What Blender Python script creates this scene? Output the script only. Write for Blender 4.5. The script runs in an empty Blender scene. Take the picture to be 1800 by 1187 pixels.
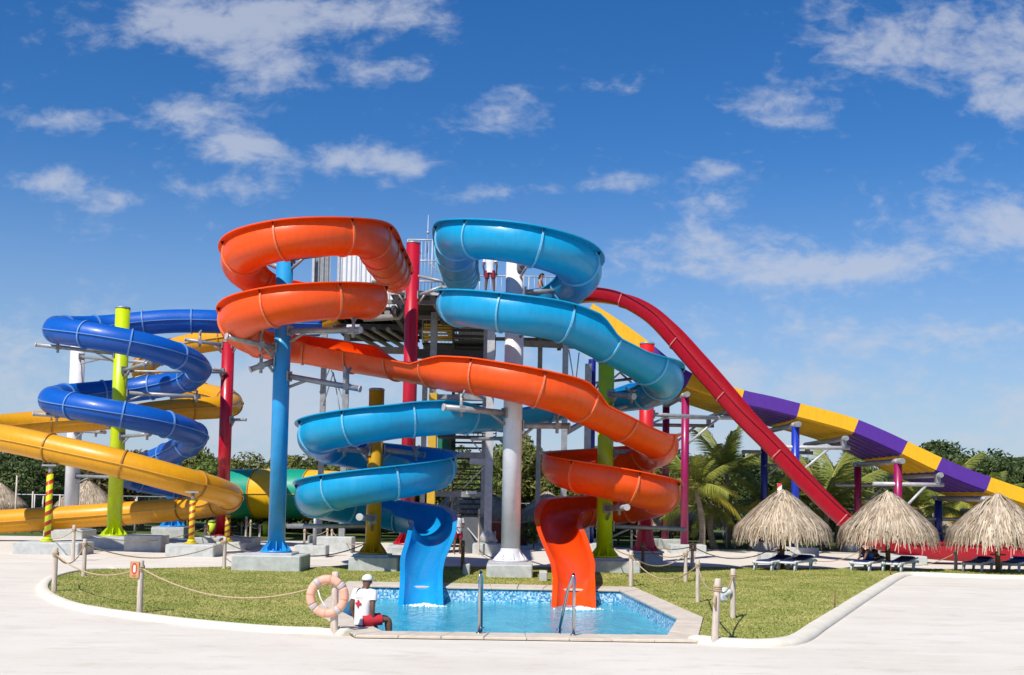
import bpy, bmesh, math, random
import numpy as np
from mathutils import Vector, Matrix
random.seed(7); RNG = np.random.default_rng(7)
S = bpy.context.scene
COL = S.collection
rad = math.radians

# ------------------------------------------------------------------ camera
F = 2000.0; PITCH = rad(3.7); ROLL = rad(1.0); EYE = Vector((0, 0, 2.4)); PPY = 739.0
_r = Vector((1, 0, 0)); _u = Vector((0, -math.sin(PITCH), math.cos(PITCH))); FW = Vector((0, math.cos(PITCH), math.sin(PITCH)))
RT = _r*math.cos(ROLL) + _u*math.sin(ROLL); UP = _u*math.cos(ROLL) - _r*math.sin(ROLL)
cam_d = bpy.data.cameras.new('camera'); cam = bpy.data.objects.new('camera', cam_d); COL.objects.link(cam)
cam.matrix_world = Matrix((( RT.x, UP.x, -FW.x, EYE.x), (RT.y, UP.y, -FW.y, EYE.y), (RT.z, UP.z, -FW.z, EYE.z), (0, 0, 0, 1)))
cam_d.sensor_width = 36; cam_d.lens = 36*F/1800; cam_d.shift_y = (PPY-593.5)/1800
cam_d.clip_start = 0.2; cam_d.clip_end = 6000
S.camera = cam

def ray(px, py): return FW + RT*((px-900)/F) - UP*((py-PPY)/F)
def U(px, py, Y):
    d = ray(px, py); return EYE + d*(Y/d.y)
def G(px, py, z=0.0):
    d = ray(px, py); return EYE + d*((z-EYE.z)/d.z)
def PX(p):
    d = Vector(p)-EYE; k = d.dot(FW); return (900+F*d.dot(RT)/k, PPY-F*d.dot(UP)/k)

# ------------------------------------------------------------------ sky and sun
SUN_EL, SUN_AZ = rad(50), rad(211)     # azimuth clockwise from +Y: behind the camera, to the left
SKY_STRENGTH, SUN_STRENGTH = 0.135, 4.9
to_sun = Vector((math.sin(SUN_AZ)*math.cos(SUN_EL), math.cos(SUN_AZ)*math.cos(SUN_EL), math.sin(SUN_EL)))
sd = bpy.data.lights.new('sun', 'SUN'); sd.energy = SUN_STRENGTH; sd.angle = rad(0.53); sd.color = (1.0, 0.95, 0.87)
so = bpy.data.objects.new('sun', sd); COL.objects.link(so)
so.rotation_euler = to_sun.to_track_quat('Z', 'Y').to_euler(); so.location = (-30, -30, 60)

W = bpy.data.worlds.new('World'); S.world = W; W.use_nodes = True
def build_world():
    nt = W.node_tree; N = nt.nodes; Lk = nt.links; N.clear()
    def n(t, **k):
        x = N.new(t)
        for a, b in k.items(): setattr(x, a, b)
        return x
    out = n('ShaderNodeOutputWorld'); sky = n('ShaderNodeTexSky', sky_type='NISHITA', sun_disc=False)
    sky.sun_elevation = SUN_EL; sky.sun_rotation = SUN_AZ; sky.altitude = 0; sky.air_density = 1.0; sky.dust_density = 0.1; sky.ozone_density = 5.0
    hsv = n('ShaderNodeHueSaturation'); hsv.inputs['Saturation'].default_value = 1.30; hsv.inputs['Hue'].default_value = 0.508; hsv.inputs['Value'].default_value = 0.80
    Lk.new(sky.outputs[0], hsv.inputs['Color'])
    b1 = n('ShaderNodeBackground'); b1.inputs[1].default_value = SKY_STRENGTH; Lk.new(hsv.outputs[0], b1.inputs[0])
    b2 = n('ShaderNodeBackground'); b2.inputs[0].default_value = (0.76, 0.81, 0.93, 1); b2.inputs[1].default_value = 0.72
    tc = n('ShaderNodeTexCoord'); sep = n('ShaderNodeSeparateXYZ'); Lk.new(tc.outputs['Generated'], sep.inputs[0])
    def m(op, a, b=None, c=None):
        x = n('ShaderNodeMath', operation=op)
        for i, v in enumerate((a, b, c)):
            if v is None: continue
            if isinstance(v, (int, float)): x.inputs[i].default_value = v
            else: Lk.new(v, x.inputs[i])
        return x.outputs[0]
    ay = m('MAXIMUM', m('ABSOLUTE', sep.outputs[1]), 0.02)
    az = m('DIVIDE', sep.outputs[0], ay); el = m('DIVIDE', sep.outputs[2], ay)
    cxy = n('ShaderNodeCombineXYZ'); Lk.new(az, cxy.inputs[0]); Lk.new(el, cxy.inputs[1])
    zz = m('ADD', m('MAXIMUM', sep.outputs[2], 0.0), 0.16)
    pl = n('ShaderNodeCombineXYZ'); Lk.new(m('DIVIDE', sep.outputs[0], zz), pl.inputs[0]); Lk.new(m('DIVIDE', sep.outputs[1], zz), pl.inputs[1])
    def noise(sc, det, rough, vec, off=0, dist=0.0):
        x = n('ShaderNodeTexNoise'); x.inputs['Scale'].default_value = sc; x.inputs['Detail'].default_value = det
        x.inputs['Roughness'].default_value = rough; x.inputs['Distortion'].default_value = dist
        mp = n('ShaderNodeMapping'); mp.inputs['Location'].default_value = (off, off*0.7, off*1.3); Lk.new(vec, mp.inputs[0]); Lk.new(mp.outputs[0], x.inputs['Vector'])
        return x.outputs['Fac']
    # the clouds that stand in view, each by its bearing and height
    clouds = [(340,36,150,48,1.1),(500,25,60,36,.8),(665,22,120,42,1.1),(785,55,42,26,.6),(455,128,95,40,.85),(685,124,70,22,.6),(885,178,50,30,.7),
      (120,212,90,20,.7),(310,195,105,28,.8),(425,255,62,30,1.0),(620,282,110,28,1.0),(90,320,85,20,.95),(205,352,45,15,.8),
      (880,342,135,20,.75),(1085,322,62,22,.85),(1250,303,80,18,.65),(1250,355,65,22,.65),(1315,180,100,32,.75),(1600,85,170,65,1.1),(1750,60,90,60,.95),(1775,185,95,36,.95),
      (1220,430,66,34,.8),(1340,476,170,26,.85),(1560,455,140,28,.75),(1740,392,130,46,.95),(1450,680,60,26,.8),(490,695,130,62,.95),(1600,580,260,26,.5),(1070,150,40,14,.5),(390,330,80,14,.6),(725,290,40,16,.8),(855,212,48,18,.5),(1395,215,60,14,.5),(30,590,90,60,.6),(1285,650,42,26,.7)]
    tot = None
    for (cx, cy, sx, sy, amp) in clouds:
        d = ray(cx, cy); kx, ky = F/sx*.85, F/sy*.85
        v2 = n('ShaderNodeVectorMath', operation='MULTIPLY_ADD'); Lk.new(cxy.outputs[0], v2.inputs[0]); v2.inputs[1].default_value = (kx, ky, 0); v2.inputs[2].default_value = (-d.x/d.y*kx, -d.z/d.y*ky, 0)
        v3 = n('ShaderNodeVectorMath', operation='DOT_PRODUCT'); Lk.new(v2.outputs[0], v3.inputs[0]); Lk.new(v2.outputs[0], v3.inputs[1])
        tot = m('MULTIPLY_ADD', m('POWER', 0.3679, v3.outputs['Value']), amp, tot if tot is not None else 0.0)
    tot = m('MINIMUM', tot, 1.15)
    mp2 = n('ShaderNodeMapping'); mp2.inputs['Scale'].default_value = (1.0, 1.7, 1); Lk.new(cxy.outputs[0], mp2.inputs[0])
    f1 = noise(12, 9, 0.60, mp2.outputs[0], 3.1, 0.4); f2 = noise(46, 6, 0.6, mp2.outputs[0], 9.7, 0.3); wide = noise(0.55, 4, 0.55, pl.outputs[0], 5.0)
    d = m('ADD', m('MULTIPLY', tot, 0.62), m('ADD', m('MULTIPLY', f1, 1.55), m('MULTIPLY', f2, 0.85)))
    low = n('ShaderNodeMapRange', interpolation_type='SMOOTHSTEP'); Lk.new(sep.outputs[2], low.inputs[0]); low.inputs[1].default_value = 0.26; low.inputs[2].default_value = 0.02; low.inputs[3].default_value = 0.0; low.inputs[4].default_value = 0.38
    d = m('ADD', m('ADD', d, low.outputs[0]), m('MULTIPLY', wide, 0.30))
    mr = n('ShaderNodeMapRange', interpolation_type='SMOOTHSTEP'); Lk.new(d, mr.inputs[0]); mr.inputs[1].default_value = 1.49; mr.inputs[2].default_value = 2.16; mr.inputs[4].default_value = 0.66
    # thin bluish haze low over the land, all the way round
    hz = n('ShaderNodeMapRange', interpolation_type='SMOOTHSTEP'); Lk.new(sep.outputs[2], hz.inputs[0]); hz.inputs[1].default_value = 0.30; hz.inputs[2].default_value = -0.03; hz.inputs[3].default_value = 0.0; hz.inputs[4].default_value = 0.78
    b3 = n('ShaderNodeBackground'); b3.inputs[0].default_value = (0.44, 0.56, 0.79, 1); b3.inputs[1].default_value = 0.80
    m0 = n('ShaderNodeMixShader'); Lk.new(hz.outputs[0], m0.inputs[0]); Lk.new(b1.outputs[0], m0.inputs[1]); Lk.new(b3.outputs[0], m0.inputs[2])
    mx = n('ShaderNodeMixShader'); Lk.new(mr.outputs[0], mx.inputs[0]); Lk.new(m0.outputs[0], mx.inputs[1]); Lk.new(b2.outputs[0], mx.inputs[2]); Lk.new(mx.outputs[0], out.inputs[0])
build_world(); W.cycles.sampling_method = 'NONE'
vs = S.view_settings; vs.view_transform = 'Standard'; vs.look = 'None'; vs.exposure = 0.10; vs.gamma = 1.0; vs.use_curve_mapping = False
S.cycles.max_bounces = 8; S.cycles.diffuse_bounces = 3; S.cycles.glossy_bounces = 3; S.cycles.caustics_reflective = False; S.cycles.caustics_refractive = False

# ------------------------------------------------------------------ helpers
def tag(o, label=None, cat=None, group=None, kind=None):
    if label: o['label'] = label
    if cat: o['category'] = cat
    if group: o['group'] = group
    if kind: o['kind'] = kind
    return o
def empty(name, loc=(0, 0, 0), label=None, cat=None, group=None):
    o = bpy.data.objects.new(name, None); COL.objects.link(o); o.location = loc; o.empty_display_size = 0.2
    return tag(o, label, cat, group)
def link(name, me, parent=None, mats=None):
    o = bpy.data.objects.new(name, me); COL.objects.link(o)
    if parent is not None: o.parent = parent; o.matrix_parent_inverse = Matrix.Translation(-parent.location) if not parent.parent else Matrix.Identity(4)
    for m_ in (mats or []): me.materials.append(m_)
    return o
def pyd(name, V, Fc, mats, parent=None, smooth=False, fm=None):
    me = bpy.data.meshes.new(name); me.from_pydata([tuple(v) for v in V], [], Fc)
    if smooth: me.polygons.foreach_set('use_smooth', [True]*len(me.polygons))
    mats = mats if isinstance(mats, (list, tuple)) else [mats]
    o = link(name, me, parent, mats)
    if fm is not None: me.polygons.foreach_set('material_index', fm)
    me.update()
    return o
class MB:
    def __init__(s): s.V = []; s.F = []; s.M = []; s.mi = 0; s.sm = []
    def add(s, V, Fc, smooth=False):
        b = len(s.V); s.V += [tuple(v) for v in V]; s.F += [tuple(i+b for i in f) for f in Fc]; s.M += [s.mi]*len(Fc); s.sm += [smooth]*len(Fc); return s
    def box(s, c, d, rz=0, bev=0.0):
        c = Vector(c); x, y, z = d[0]/2, d[1]/2, d[2]/2; R = Matrix.Rotation(rz, 3, 'Z')
        if bev <= 0:
            P = [(-x,-y,-z),(x,-y,-z),(x,y,-z),(-x,y,-z),(-x,-y,z),(x,-y,z),(x,y,z),(-x,y,z)]
            Fc = [(3,2,1,0),(4,5,6,7),(0,1,5,4),(1,2,6,5),(2,3,7,6),(3,0,4,7)]
        else:   # bevelled top edge and vertical corners
            b = bev; lo = [(-x+b,-y),(x-b,-y),(x,-y+b),(x,y-b),(x-b,y),(-x+b,y),(-x,y-b),(-x,-y+b)]
            tp = [(-x+b+.0,-y+b),(x-b,-y+b),(x-b,-y+b),(x-b,y-b),(x-b,y-b),(-x+b,y-b),(-x+b,y-b),(-x+b,-y+b)]
            P = [(a,b_,-z) for a, b_ in lo]+[(a,b_,z-b) for a, b_ in lo]+[(a,b_,z) for a, b_ in [(-x+b,-y+b),(x-b,-y+b),(x-b,y-b),(-x+b,y-b)]]
            Fc = [tuple(range(7,-1,-1))]+[(i,(i+1)%8,(i+1)%8+8,i+8) for i in range(8)]
            q = {0:16,1:17,2:17,3:18,4:18,5:19,6:19,7:16}
            for i in range(8):
                j = (i+1)%8
                Fc.append((i+8,j+8,q[j]) if q[i]==q[j] else (i+8,j+8,q[j],q[i]))
            Fc.append((16,17,18,19))
        return s.add([R@Vector(p)+c for p in P], Fc)
    def tube(s, pts, r, n=10, cap=True, smooth=True):
        pts = [Vector(p) for p in pts]; rs = r if isinstance(r, (list, tuple)) else [r]*len(pts); V = []; Fc = []
        t0 = (pts[1]-pts[0]).normalized(); a = Vector((0,0,1)) if abs(t0.z) < .9 else Vector((1,0,0)); nx = t0.cross(a).normalized()
        for i, p in enumerate(pts):
            t = (pts[min(i+1,len(pts)-1)]-pts[max(i-1,0)]).normalized(); nx = (nx-t*nx.dot(t)).normalized(); ny = t.cross(nx)
            V += [p+nx*math.cos(2*math.pi*k/n)*rs[i]+ny*math.sin(2*math.pi*k/n)*rs[i] for k in range(n)]
        for i in range(len(pts)-1):
            for k in range(n): k2 = (k+1)%n; Fc.append((i*n+k, i*n+k2, (i+1)*n+k2, (i+1)*n+k))
        s.add(V, Fc, smooth)
        if cap:
            b = len(V); m0 = len(s.V)-b
            s.F.append(tuple(m0+k for k in range(n-1,-1,-1))); s.F.append(tuple(m0+(len(pts)-1)*n+k for k in range(n))); s.M += [s.mi]*2; s.sm += [False]*2
        return s
    def cyl(s, c, r, z0, z1, n=24, r2=None): return s.tube([(c[0],c[1],z0),(c[0],c[1],z1)], [r, r if r2 is None else r2], n)
    def build(s, name, mats, parent=None):
        o = pyd(name, s.V, s.F, mats, parent, False, s.M); o.data.polygons.foreach_set('use_smooth', s.sm); o.data.update(); return o
def beam(p0, p1, w, h):
    """rectangular beam between two points"""
    p0 = Vector(p0); p1 = Vector(p1); t = (p1-p0).normalized(); a = Vector((0,0,1)) if abs(t.z) < .95 else Vector((1,0,0))
    sx = t.cross(a).normalized()*w/2; sy = sx.cross(t).normalized()*h/2
    V = [p+i*sx+j*sy for p in (p0,p1) for i, j in ((-1,-1),(1,-1),(1,1),(-1,1))]
    return V, [(0,1,2,3),(7,6,5,4),(0,4,5,1),(1,5,6,2),(2,6,7,3),(3,7,4,0)]
def copy_tree(o, parent=None, loc=None, rz=None, sc=None):
    c = o.copy(); COL.objects.link(c)
    if parent is not None: c.parent = parent
    if loc is not None: c.location = loc
    if rz is not None: c.rotation_euler.z = rz
    if sc is not None: c.scale = (sc, sc, sc) if isinstance(sc, (int, float)) else sc
    for ch in [x for x in bpy.data.objects if x.parent == o]: copy_tree(ch, c)
    return c

# ------------------------------------------------------------------ materials
def mat(name, col, rough=0.5, var=0.12, scale=3.0, metal=0.0, coat=0.0, bump=0.0, bscale=40.0, col2=None, thr=None, island=0.0, sheen=0.0, spec=0.5, stretch=None, objvar=0.0):
    m_ = bpy.data.materials.new(name); m_.use_nodes = True; nt = m_.node_tree; N = nt.nodes; Lk = nt.links
    b = N['Principled BSDF']; b.inputs['Roughness'].default_value = rough; b.inputs['Metallic'].default_value = metal
    b.inputs['Coat Weight'].default_value = coat; b.inputs['Coat Roughness'].default_value = 0.15; b.inputs['Specular IOR Level'].default_value = spec
    tc = N.new('ShaderNodeTexCoord'); mp = N.new('ShaderNodeMapping'); Lk.new(tc.outputs['Object'], mp.inputs[0])
    if stretch: mp.inputs['Scale'].default_value = stretch
    nz = N.new('ShaderNodeTexNoise'); nz.inputs['Scale'].default_value = scale; nz.inputs['Detail'].default_value = 6; nz.inputs['Roughness'].default_value = 0.62; Lk.new(mp.outputs[0], nz.inputs['Vector'])
    rp = N.new('ShaderNodeValToRGB'); Lk.new(nz.outputs['Fac'], rp.inputs[0])
    c2 = col2 if col2 else tuple(min(1, c*(1+var)) for c in col); c1 = col if col2 else tuple(c*(1-var) for c in col)
    t = thr or (0.32, 0.68)
    rp.color_ramp.elements[0].position = t[0]; rp.color_ramp.elements[1].position = t[1]
    rp.color_ramp.elements[0].color = (*c1, 1); rp.color_ramp.elements[1].color = (*c2, 1)
    cout = rp.outputs[0]
    if island > 0 or objvar > 0:
        hs = N.new('ShaderNodeHueSaturation'); Lk.new(cout, hs.inputs['Color']); mr = N.new('ShaderNodeMapRange')
        if island > 0: src = N.new('ShaderNodeNewGeometry').outputs['Random Per Island']; k = island
        else: src = N.new('ShaderNodeObjectInfo').outputs['Random']; k = objvar
        Lk.new(src, mr.inputs[0]); mr.inputs[3].default_value = 1-k; mr.inputs[4].default_value = 1+k
        Lk.new(mr.outputs[0], hs.inputs['Value']); cout = hs.outputs[0]
    Lk.new(cout, b.inputs['Base Color'])
    if bump > 0:
        n2 = N.new('ShaderNodeTexNoise'); n2.inputs['Scale'].default_value = bscale; n2.inputs['Detail'].default_value = 5; Lk.new(mp.outputs[0], n2.inputs['Vector'])
        bp = N.new('ShaderNodeBump'); bp.inputs['Strength'].default_value = bump; bp.inputs['Distance'].default_value = 0.02; Lk.new(n2.outputs['Fac'], bp.inputs['Height']); Lk.new(bp.outputs[0], b.inputs['Normal'])
    return m_
def gel(name, col, chalk, rough=0.36):
    """gelcoat with fine chalky weathering"""
    m_ = mat(name, col, rough=rough, col2=chalk, thr=(0.58, 1.0), scale=1.3, coat=0.15, bump=0.06, bscale=5.0)
    N = m_.node_tree.nodes; Lk = m_.node_tree.links; b = N['Principled BSDF']
    n2 = N.new('ShaderNodeTexNoise'); n2.inputs['Scale'].default_value = 9; n2.inputs['Detail'].default_value = 8; mr = N.new('ShaderNodeMapRange')
    tc = N.new('ShaderNodeTexCoord'); Lk.new(tc.outputs['Object'], n2.inputs['Vector']); Lk.new(n2.outputs['Fac'], mr.inputs[0]); mr.inputs[3].default_value = rough-.1; mr.inputs[4].default_value = rough+.2
    Lk.new(mr.outputs[0], b.inputs['Roughness']); b.inputs['Specular IOR Level'].default_value = 0.4
    src = b.inputs['Base Color'].links[0].from_socket; mp = N.new('ShaderNodeMapping'); mp.inputs['Scale'].default_value = (5, 5, .7); Lk.new(tc.outputs['Object'], mp.inputs[0])
    n3 = N.new('ShaderNodeTexNoise'); n3.inputs['Scale'].default_value = 1.6; n3.inputs['Detail'].default_value = 7; n3.inputs['Roughness'].default_value = .7; Lk.new(mp.outputs[0], n3.inputs['Vector'])
    r3 = N.new('ShaderNodeMapRange'); Lk.new(n3.outputs['Fac'], r3.inputs[0]); r3.inputs[1].default_value = .36; r3.inputs[2].default_value = .56; r3.inputs[3].default_value = .90; r3.inputs[4].default_value = 1.0
    h3 = N.new('ShaderNodeHueSaturation'); Lk.new(src, h3.inputs['Color']); Lk.new(r3.outputs[0], h3.inputs['Value']); Lk.new(h3.outputs[0], b.inputs['Base Color'])
    return m_
M = {}
M['orange'] = gel('orange gelcoat', (0.93, 0.088, 0.002), (0.90, 0.18, 0.05)); M['orange_in'] = gel('orange red gelcoat inside', (0.90, 0.075, 0.002), (0.90, 0.11, 0.006), 0.28)
M['lblue'] = gel('sky blue gelcoat', (0.003, 0.33, 0.62), (0.07, 0.42, 0.66)); M['lblue_in'] = gel('sky blue gelcoat inside', (0.006, 0.31, 0.68), (0.04, 0.38, 0.70), 0.28)
M['dblue'] = gel('royal blue gelcoat', (0.001, 0.095, 0.46), (0.004, 0.12, 0.50)); M['yellow'] = gel('golden yellow gelcoat', (0.72, 0.33, 0.003), (0.74, 0.36, 0.012))
M['red'] = gel('crimson gelcoat', (0.40, 0.004, 0.018), (0.46, 0.02, 0.035)); M['red_in'] = gel('crimson gelcoat inside', (0.34, 0.004, 0.014), (0.4, 0.01, 0.02))
M['ryellow'] = gel('lane yellow gelcoat', (0.80, 0.44, 0.004), (0.82, 0.47, 0.03)); M['purple'] = gel('purple gelcoat', (0.085, 0.02, 0.27), (0.10, 0.035, 0.30))
M['green'] = gel('sea green gelcoat', (0.004, 0.30, 0.19), (0.02, 0.33, 0.22))
M['rim_orange'] = mat('orange joint flange', (0.80, 0.20, 0.08), .45); M['rim_lblue'] = mat('pale blue joint flange', (0.16, 0.50, 0.72), .45)
M['rim_dblue'] = mat('royal blue joint flange', (0.12, 0.28, 0.60), .45); M['rim_yellow'] = mat('yellow joint flange', (0.42, 0.20, 0.02), .45); M['seam_yellow'] = mat('yellow seam', (0.74, 0.42, 0.06), .45)
M['rim_red'] = mat('red joint flange', (0.62, 0.16, 0.16), .45)
def paint(n, c): return mat(n, c, rough=.38, var=.10, scale=2.2, coat=.2, bump=.04, bscale=18)
M['c_lblue'] = paint('sky blue column paint', (0.02, 0.30, 0.66)); M['c_yellow'] = paint('mustard column paint', (0.56, 0.30, 0.004)); M['c_white'] = paint('white column paint', (0.74, 0.74, 0.76))
M['c_lime'] = paint('lime column paint', (0.52, 0.66, 0.0)); M['c_red'] = paint('crimson column paint', (0.46, 0.004, 0.022)); M['c_bred'] = paint('bright red column paint', (0.62, 0.012, 0.015))
M['c_navy'] = paint('navy column paint', (0.008, 0.02, 0.22)); M['c_mag'] = paint('magenta column paint', (0.30, 0.006, 0.085)); M['c_blue'] = paint('blue column paint', (0.008, 0.035, 0.38))
M['galv'] = mat('galvanised steel', (0.33, 0.34, 0.35), rough=.48, metal=.35, var=.2, scale=5, bump=.03); M['galv_l'] = mat('pale galvanised steel', (0.52, 0.52, 0.52), rough=.5, metal=.2, var=.15, scale=6)
M['dark'] = mat('dark weathered steel', (0.055, 0.05, 0.05), rough=.6, metal=.2, var=.3, scale=4); M['wirec'] = mat('steel cable', (0.30, 0.30, 0.30), .5, metal=.4)
M['conc'] = mat('grey painted concrete footing', (0.48, 0.50, 0.48), rough=.85, var=.16, scale=4.5, bump=.15, bscale=60, spec=.2)
M['stone'] = mat('beige coping stone', (0.60, 0.52, 0.42), rough=.85, var=.10, scale=5, bump=.15, bscale=50, spec=.2, objvar=.05)
M['kerb'] = mat('cream kerb concrete', (0.72, 0.665, 0.55), rough=.9, var=.08, scale=3, bump=.15, bscale=50, spec=.15)
M['wood'] = mat('weathered pale timber', (0.58, 0.49, 0.41), rough=.85, var=.25, scale=6, stretch=(6, 6, .6), bump=.2, bscale=20, spec=.2)
M['bwood'] = mat('brown timber', (0.22, 0.13, 0.07), rough=.85, var=.3, scale=6, stretch=(6, 6, .6), bump=.2, bscale=20, spec=.2)
M['rope'] = mat('pale rope', (0.48, 0.36, 0.22), rough=.95, var=.25, scale=30, bump=.4, bscale=60, spec=.1); M['drope'] = mat('dark rope', (0.15, 0.11, 0.08), rough=.95, var=.25, scale=30, spec=.1)
M['plaque'] = mat('orange timber plaque', (0.58, 0.30, 0.14), .7); M['rprint'] = mat('red sign print', (0.55, 0.02, 0.02), .6); M['wprint'] = mat('white sign print', (0.8, 0.78, 0.74), .6)
M['steel'] = mat('polished stainless steel', (0.60, 0.60, 0.60), rough=.2, metal=1.0, var=.05); M['white'] = mat('white paint', (0.78, 0.78, 0.78), .5, var=.04)

# ------------------------------------------------------------------ ground, plaza, lawn, pool
def ground_mat(name, base, dark, rough, bscale, bstr, fine=60.0, streak=None, spec=.15):
    m_ = bpy.data.materials.new(name); m_.use_nodes = True; nt = m_.node_tree; N = nt.nodes; Lk = nt.links; b = N['Principled BSDF']
    b.inputs['Roughness'].default_value = rough; b.inputs['Specular IOR Level'].default_value = spec
    tc = N.new('ShaderNodeTexCoord'); cols = []
    def nz(sc, det, st=None):
        x = N.new('ShaderNodeTexNoise'); x.inputs['Scale'].default_value = sc; x.inputs['Detail'].default_value = det; x.inputs['Roughness'].default_value = .65
        mp = N.new('ShaderNodeMapping'); Lk.new(tc.outputs['Object'], mp.inputs[0])
        if st: mp.inputs['Scale'].default_value = st
        Lk.new(mp.outputs[0], x.inputs['Vector']); return x.outputs['Fac']
    a = nz(0.35, 8); f = nz(fine, 3); s_ = nz(1.0, 6, streak or (.5, 2.5, 1))
    def ramp(src, p0, p1, c0, c1):
        r = N.new('ShaderNodeValToRGB'); Lk.new(src, r.inputs[0]); r.color_ramp.elements[0].position = p0; r.color_ramp.elements[1].position = p1
        r.color_ramp.elements[0].color = (*c0, 1); r.color_ramp.elements[1].color = (*c1, 1); return r.outputs[0]
    def mul(x, y, fac=1.0):
        k = N.new('ShaderNodeMix'); k.data_type = 'RGBA'; k.blend_type = 'MULTIPLY'; k.inputs[0].default_value = fac; Lk.new(x, k.inputs[6]); Lk.new(y, k.inputs[7]); return k.outputs[2]
    c = ramp(a, .35, .65, dark, base); c = mul(c, ramp(s_, .38, .55, (.94, .93, .91), (1, 1, 1))); c = mul(c, ramp(f, .3, .7, (.90, .90, .90), (1, 1, 1))); c = mul(c, ramp(nz(1.7, 9, (.6, 1.2, 1)), .34, .47, (.90, .885, .86), (1, 1, 1))); c = mul(c, ramp(nz(7, 6), .30, .38, (.86, .84, .80), (1, 1, 1)))
    Lk.new(c, b.inputs['Base Color'])
    bp = N.new('ShaderNodeBump'); bp.inputs['Strength'].default_value = bstr; bp.inputs['Distance'].default_value = .02; Lk.new(nz(bscale, 5), bp.inputs['Height']); Lk.new(bp.outputs[0], b.inputs['Normal'])
    return m_
M['plaza'] = ground_mat('white plaza concrete', (0.78, 0.725, 0.635), (0.72, 0.66, 0.565), .9, 30, .15, streak=(.25, .9, 1))
M['grassbase'] = ground_mat('lawn soil and turf', (0.42, 0.39, 0.13), (0.30, 0.33, 0.085), .95, 25, .5, 25)
M['fargrass'] = ground_mat('rough grass', (0.13, 0.17, 0.04), (0.08, 0.11, 0.03), .95, 15, .5, 12)

def fill(name, outer, holes, z, m_, parent=None):
    bm = bmesh.new(); edges = []
    for loop in [outer]+holes:
        vs_ = [bm.verts.new((p[0], p[1], z)) for p in loop]
        for i in range(len(vs_)): edges.append(bm.edges.new((vs_[i], vs_[(i+1) % len(vs_)])))
    bmesh.ops.triangle_fill(bm, use_beauty=True, use_dissolve=False, edges=edges, normal=(0, 0, 1))
    for f in bm.faces:
        if f.normal.z < 0: f.normal_flip()
    me = bpy.data.meshes.new(name); bm.to_mesh(me); bm.free(); return link(name, me, parent, [m_])
def offset_poly(poly, d):
    n = len(poly); out = []
    area = sum(poly[i][0]*poly[(i+1)%n][1]-poly[(i+1)%n][0]*poly[i][1] for i in range(n)); sgn = 1 if area > 0 else -1
    for i in range(n):
        p0, p1, p2 = (Vector((poly[(i+k)%n][0], poly[(i+k)%n][1])) for k in (-1, 0, 1))
        n1 = Vector(((p1-p0).y, -(p1-p0).x)).normalized()*sgn; n2 = Vector(((p2-p1).y, -(p2-p1).x)).normalized()*sgn
        b = (n1+n2).normalized(); k = d/max(.35, b.dot(n1)); out.append(p1+b*k)
    return out
def g2(px, py, z=0): p = G(px, py, z); return Vector((p.x, p.y))

POOLZ = 0.06
pool = [g2(672,1109,POOLZ), g2(1172,1116,POOLZ), g2(1191,1086,POOLZ), g2(1089,1037,POOLZ), g2(640,1029,POOLZ), g2(598,1074,POOLZ)]
cope_out = [g2(624,1116,POOLZ), g2(1226,1125,POOLZ), g2(1236,1085,POOLZ), g2(1114,1031.5,POOLZ), g2(611,1021.5,POOLZ), g2(549,1073,POOLZ)]
cope_in = offset_poly(pool, .0); pool_wall = offset_poly(pool, .04); pool_hole = offset_poly(pool, .22)

tag(fill('ground', [(-3000,-200),(3000,-200),(3000,4000),(-3000,4000)], [pool_hole], -0.03, M['fargrass']), kind='structure')
plz_out = [(-70,-30),(70,-30),(70,43),(40,52),(16,53.5),(4,53),(-6,54),(-14,55),(-26,54),(-70,53)]
tag(fill('plaza', plz_out, [pool_hole], 0.0, M['plaza']), kind='structure')

# lawn outline read round the kerb
left_curve = [(610,1113),(560,1112),(480,1109),(400,1102.5),(330,1095.5),(260,1087),(200,1079),(145,1069),(112,1058),(92,1047),(85,1037),(90,1026),(108,1015),(150,1006),(200,1003)]
right_curve = [(1226,1126),(1290,1132.5),(1340,1133.5),(1375,1129.5),(1396,1121),(1420,1105),(1460,1080),(1500,1055),(1540,1031),(1562,1018),(1585,1011),(1640,1012),(1720,1015),(1800,1017),(1920,1020)]
lc = [g2(*p) for p in left_curve]; rc = [g2(*p) for p in right_curve]
def smooth2(P, n=4):
    out = []
    for i in range(len(P)-1):
        p0, p1, p2, p3 = P[max(i-1,0)], P[i], P[i+1], P[min(i+2,len(P)-1)]
        for k in range(n):
            t = k/n; out.append(.5*((2*p1)+(p2-p0)*t+(2*p0-5*p1+4*p2-p3)*t*t+(3*p1-p0-3*p2+p3)*t**3))
    return out+[P[-1]]
lcs, rcs = smooth2(lc), smooth2(rc)
back = [g2(*p) for p in [(1920,1004),(1700,1003),(1500,1002),(1400,1001.5),(1300,1000.5),(1200,998),(1110,996),(1000,1000),(900,999),(780,999),(690,997),(600,998),(540,1001),(470,1002),(400,999),(330,1000.5),(260,1002)]]
lawn_poly = list(reversed(lcs))            # from the top left round to the coping
co = offset_poly(cope_out, .015)
lawn_poly = lawn_poly + [co[0], co[5], co[4], co[3], co[2], co[1]] + rcs + back
tag(fill('lawn', lawn_poly, [], 0.045, M['grassbase']), kind='structure')

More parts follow.
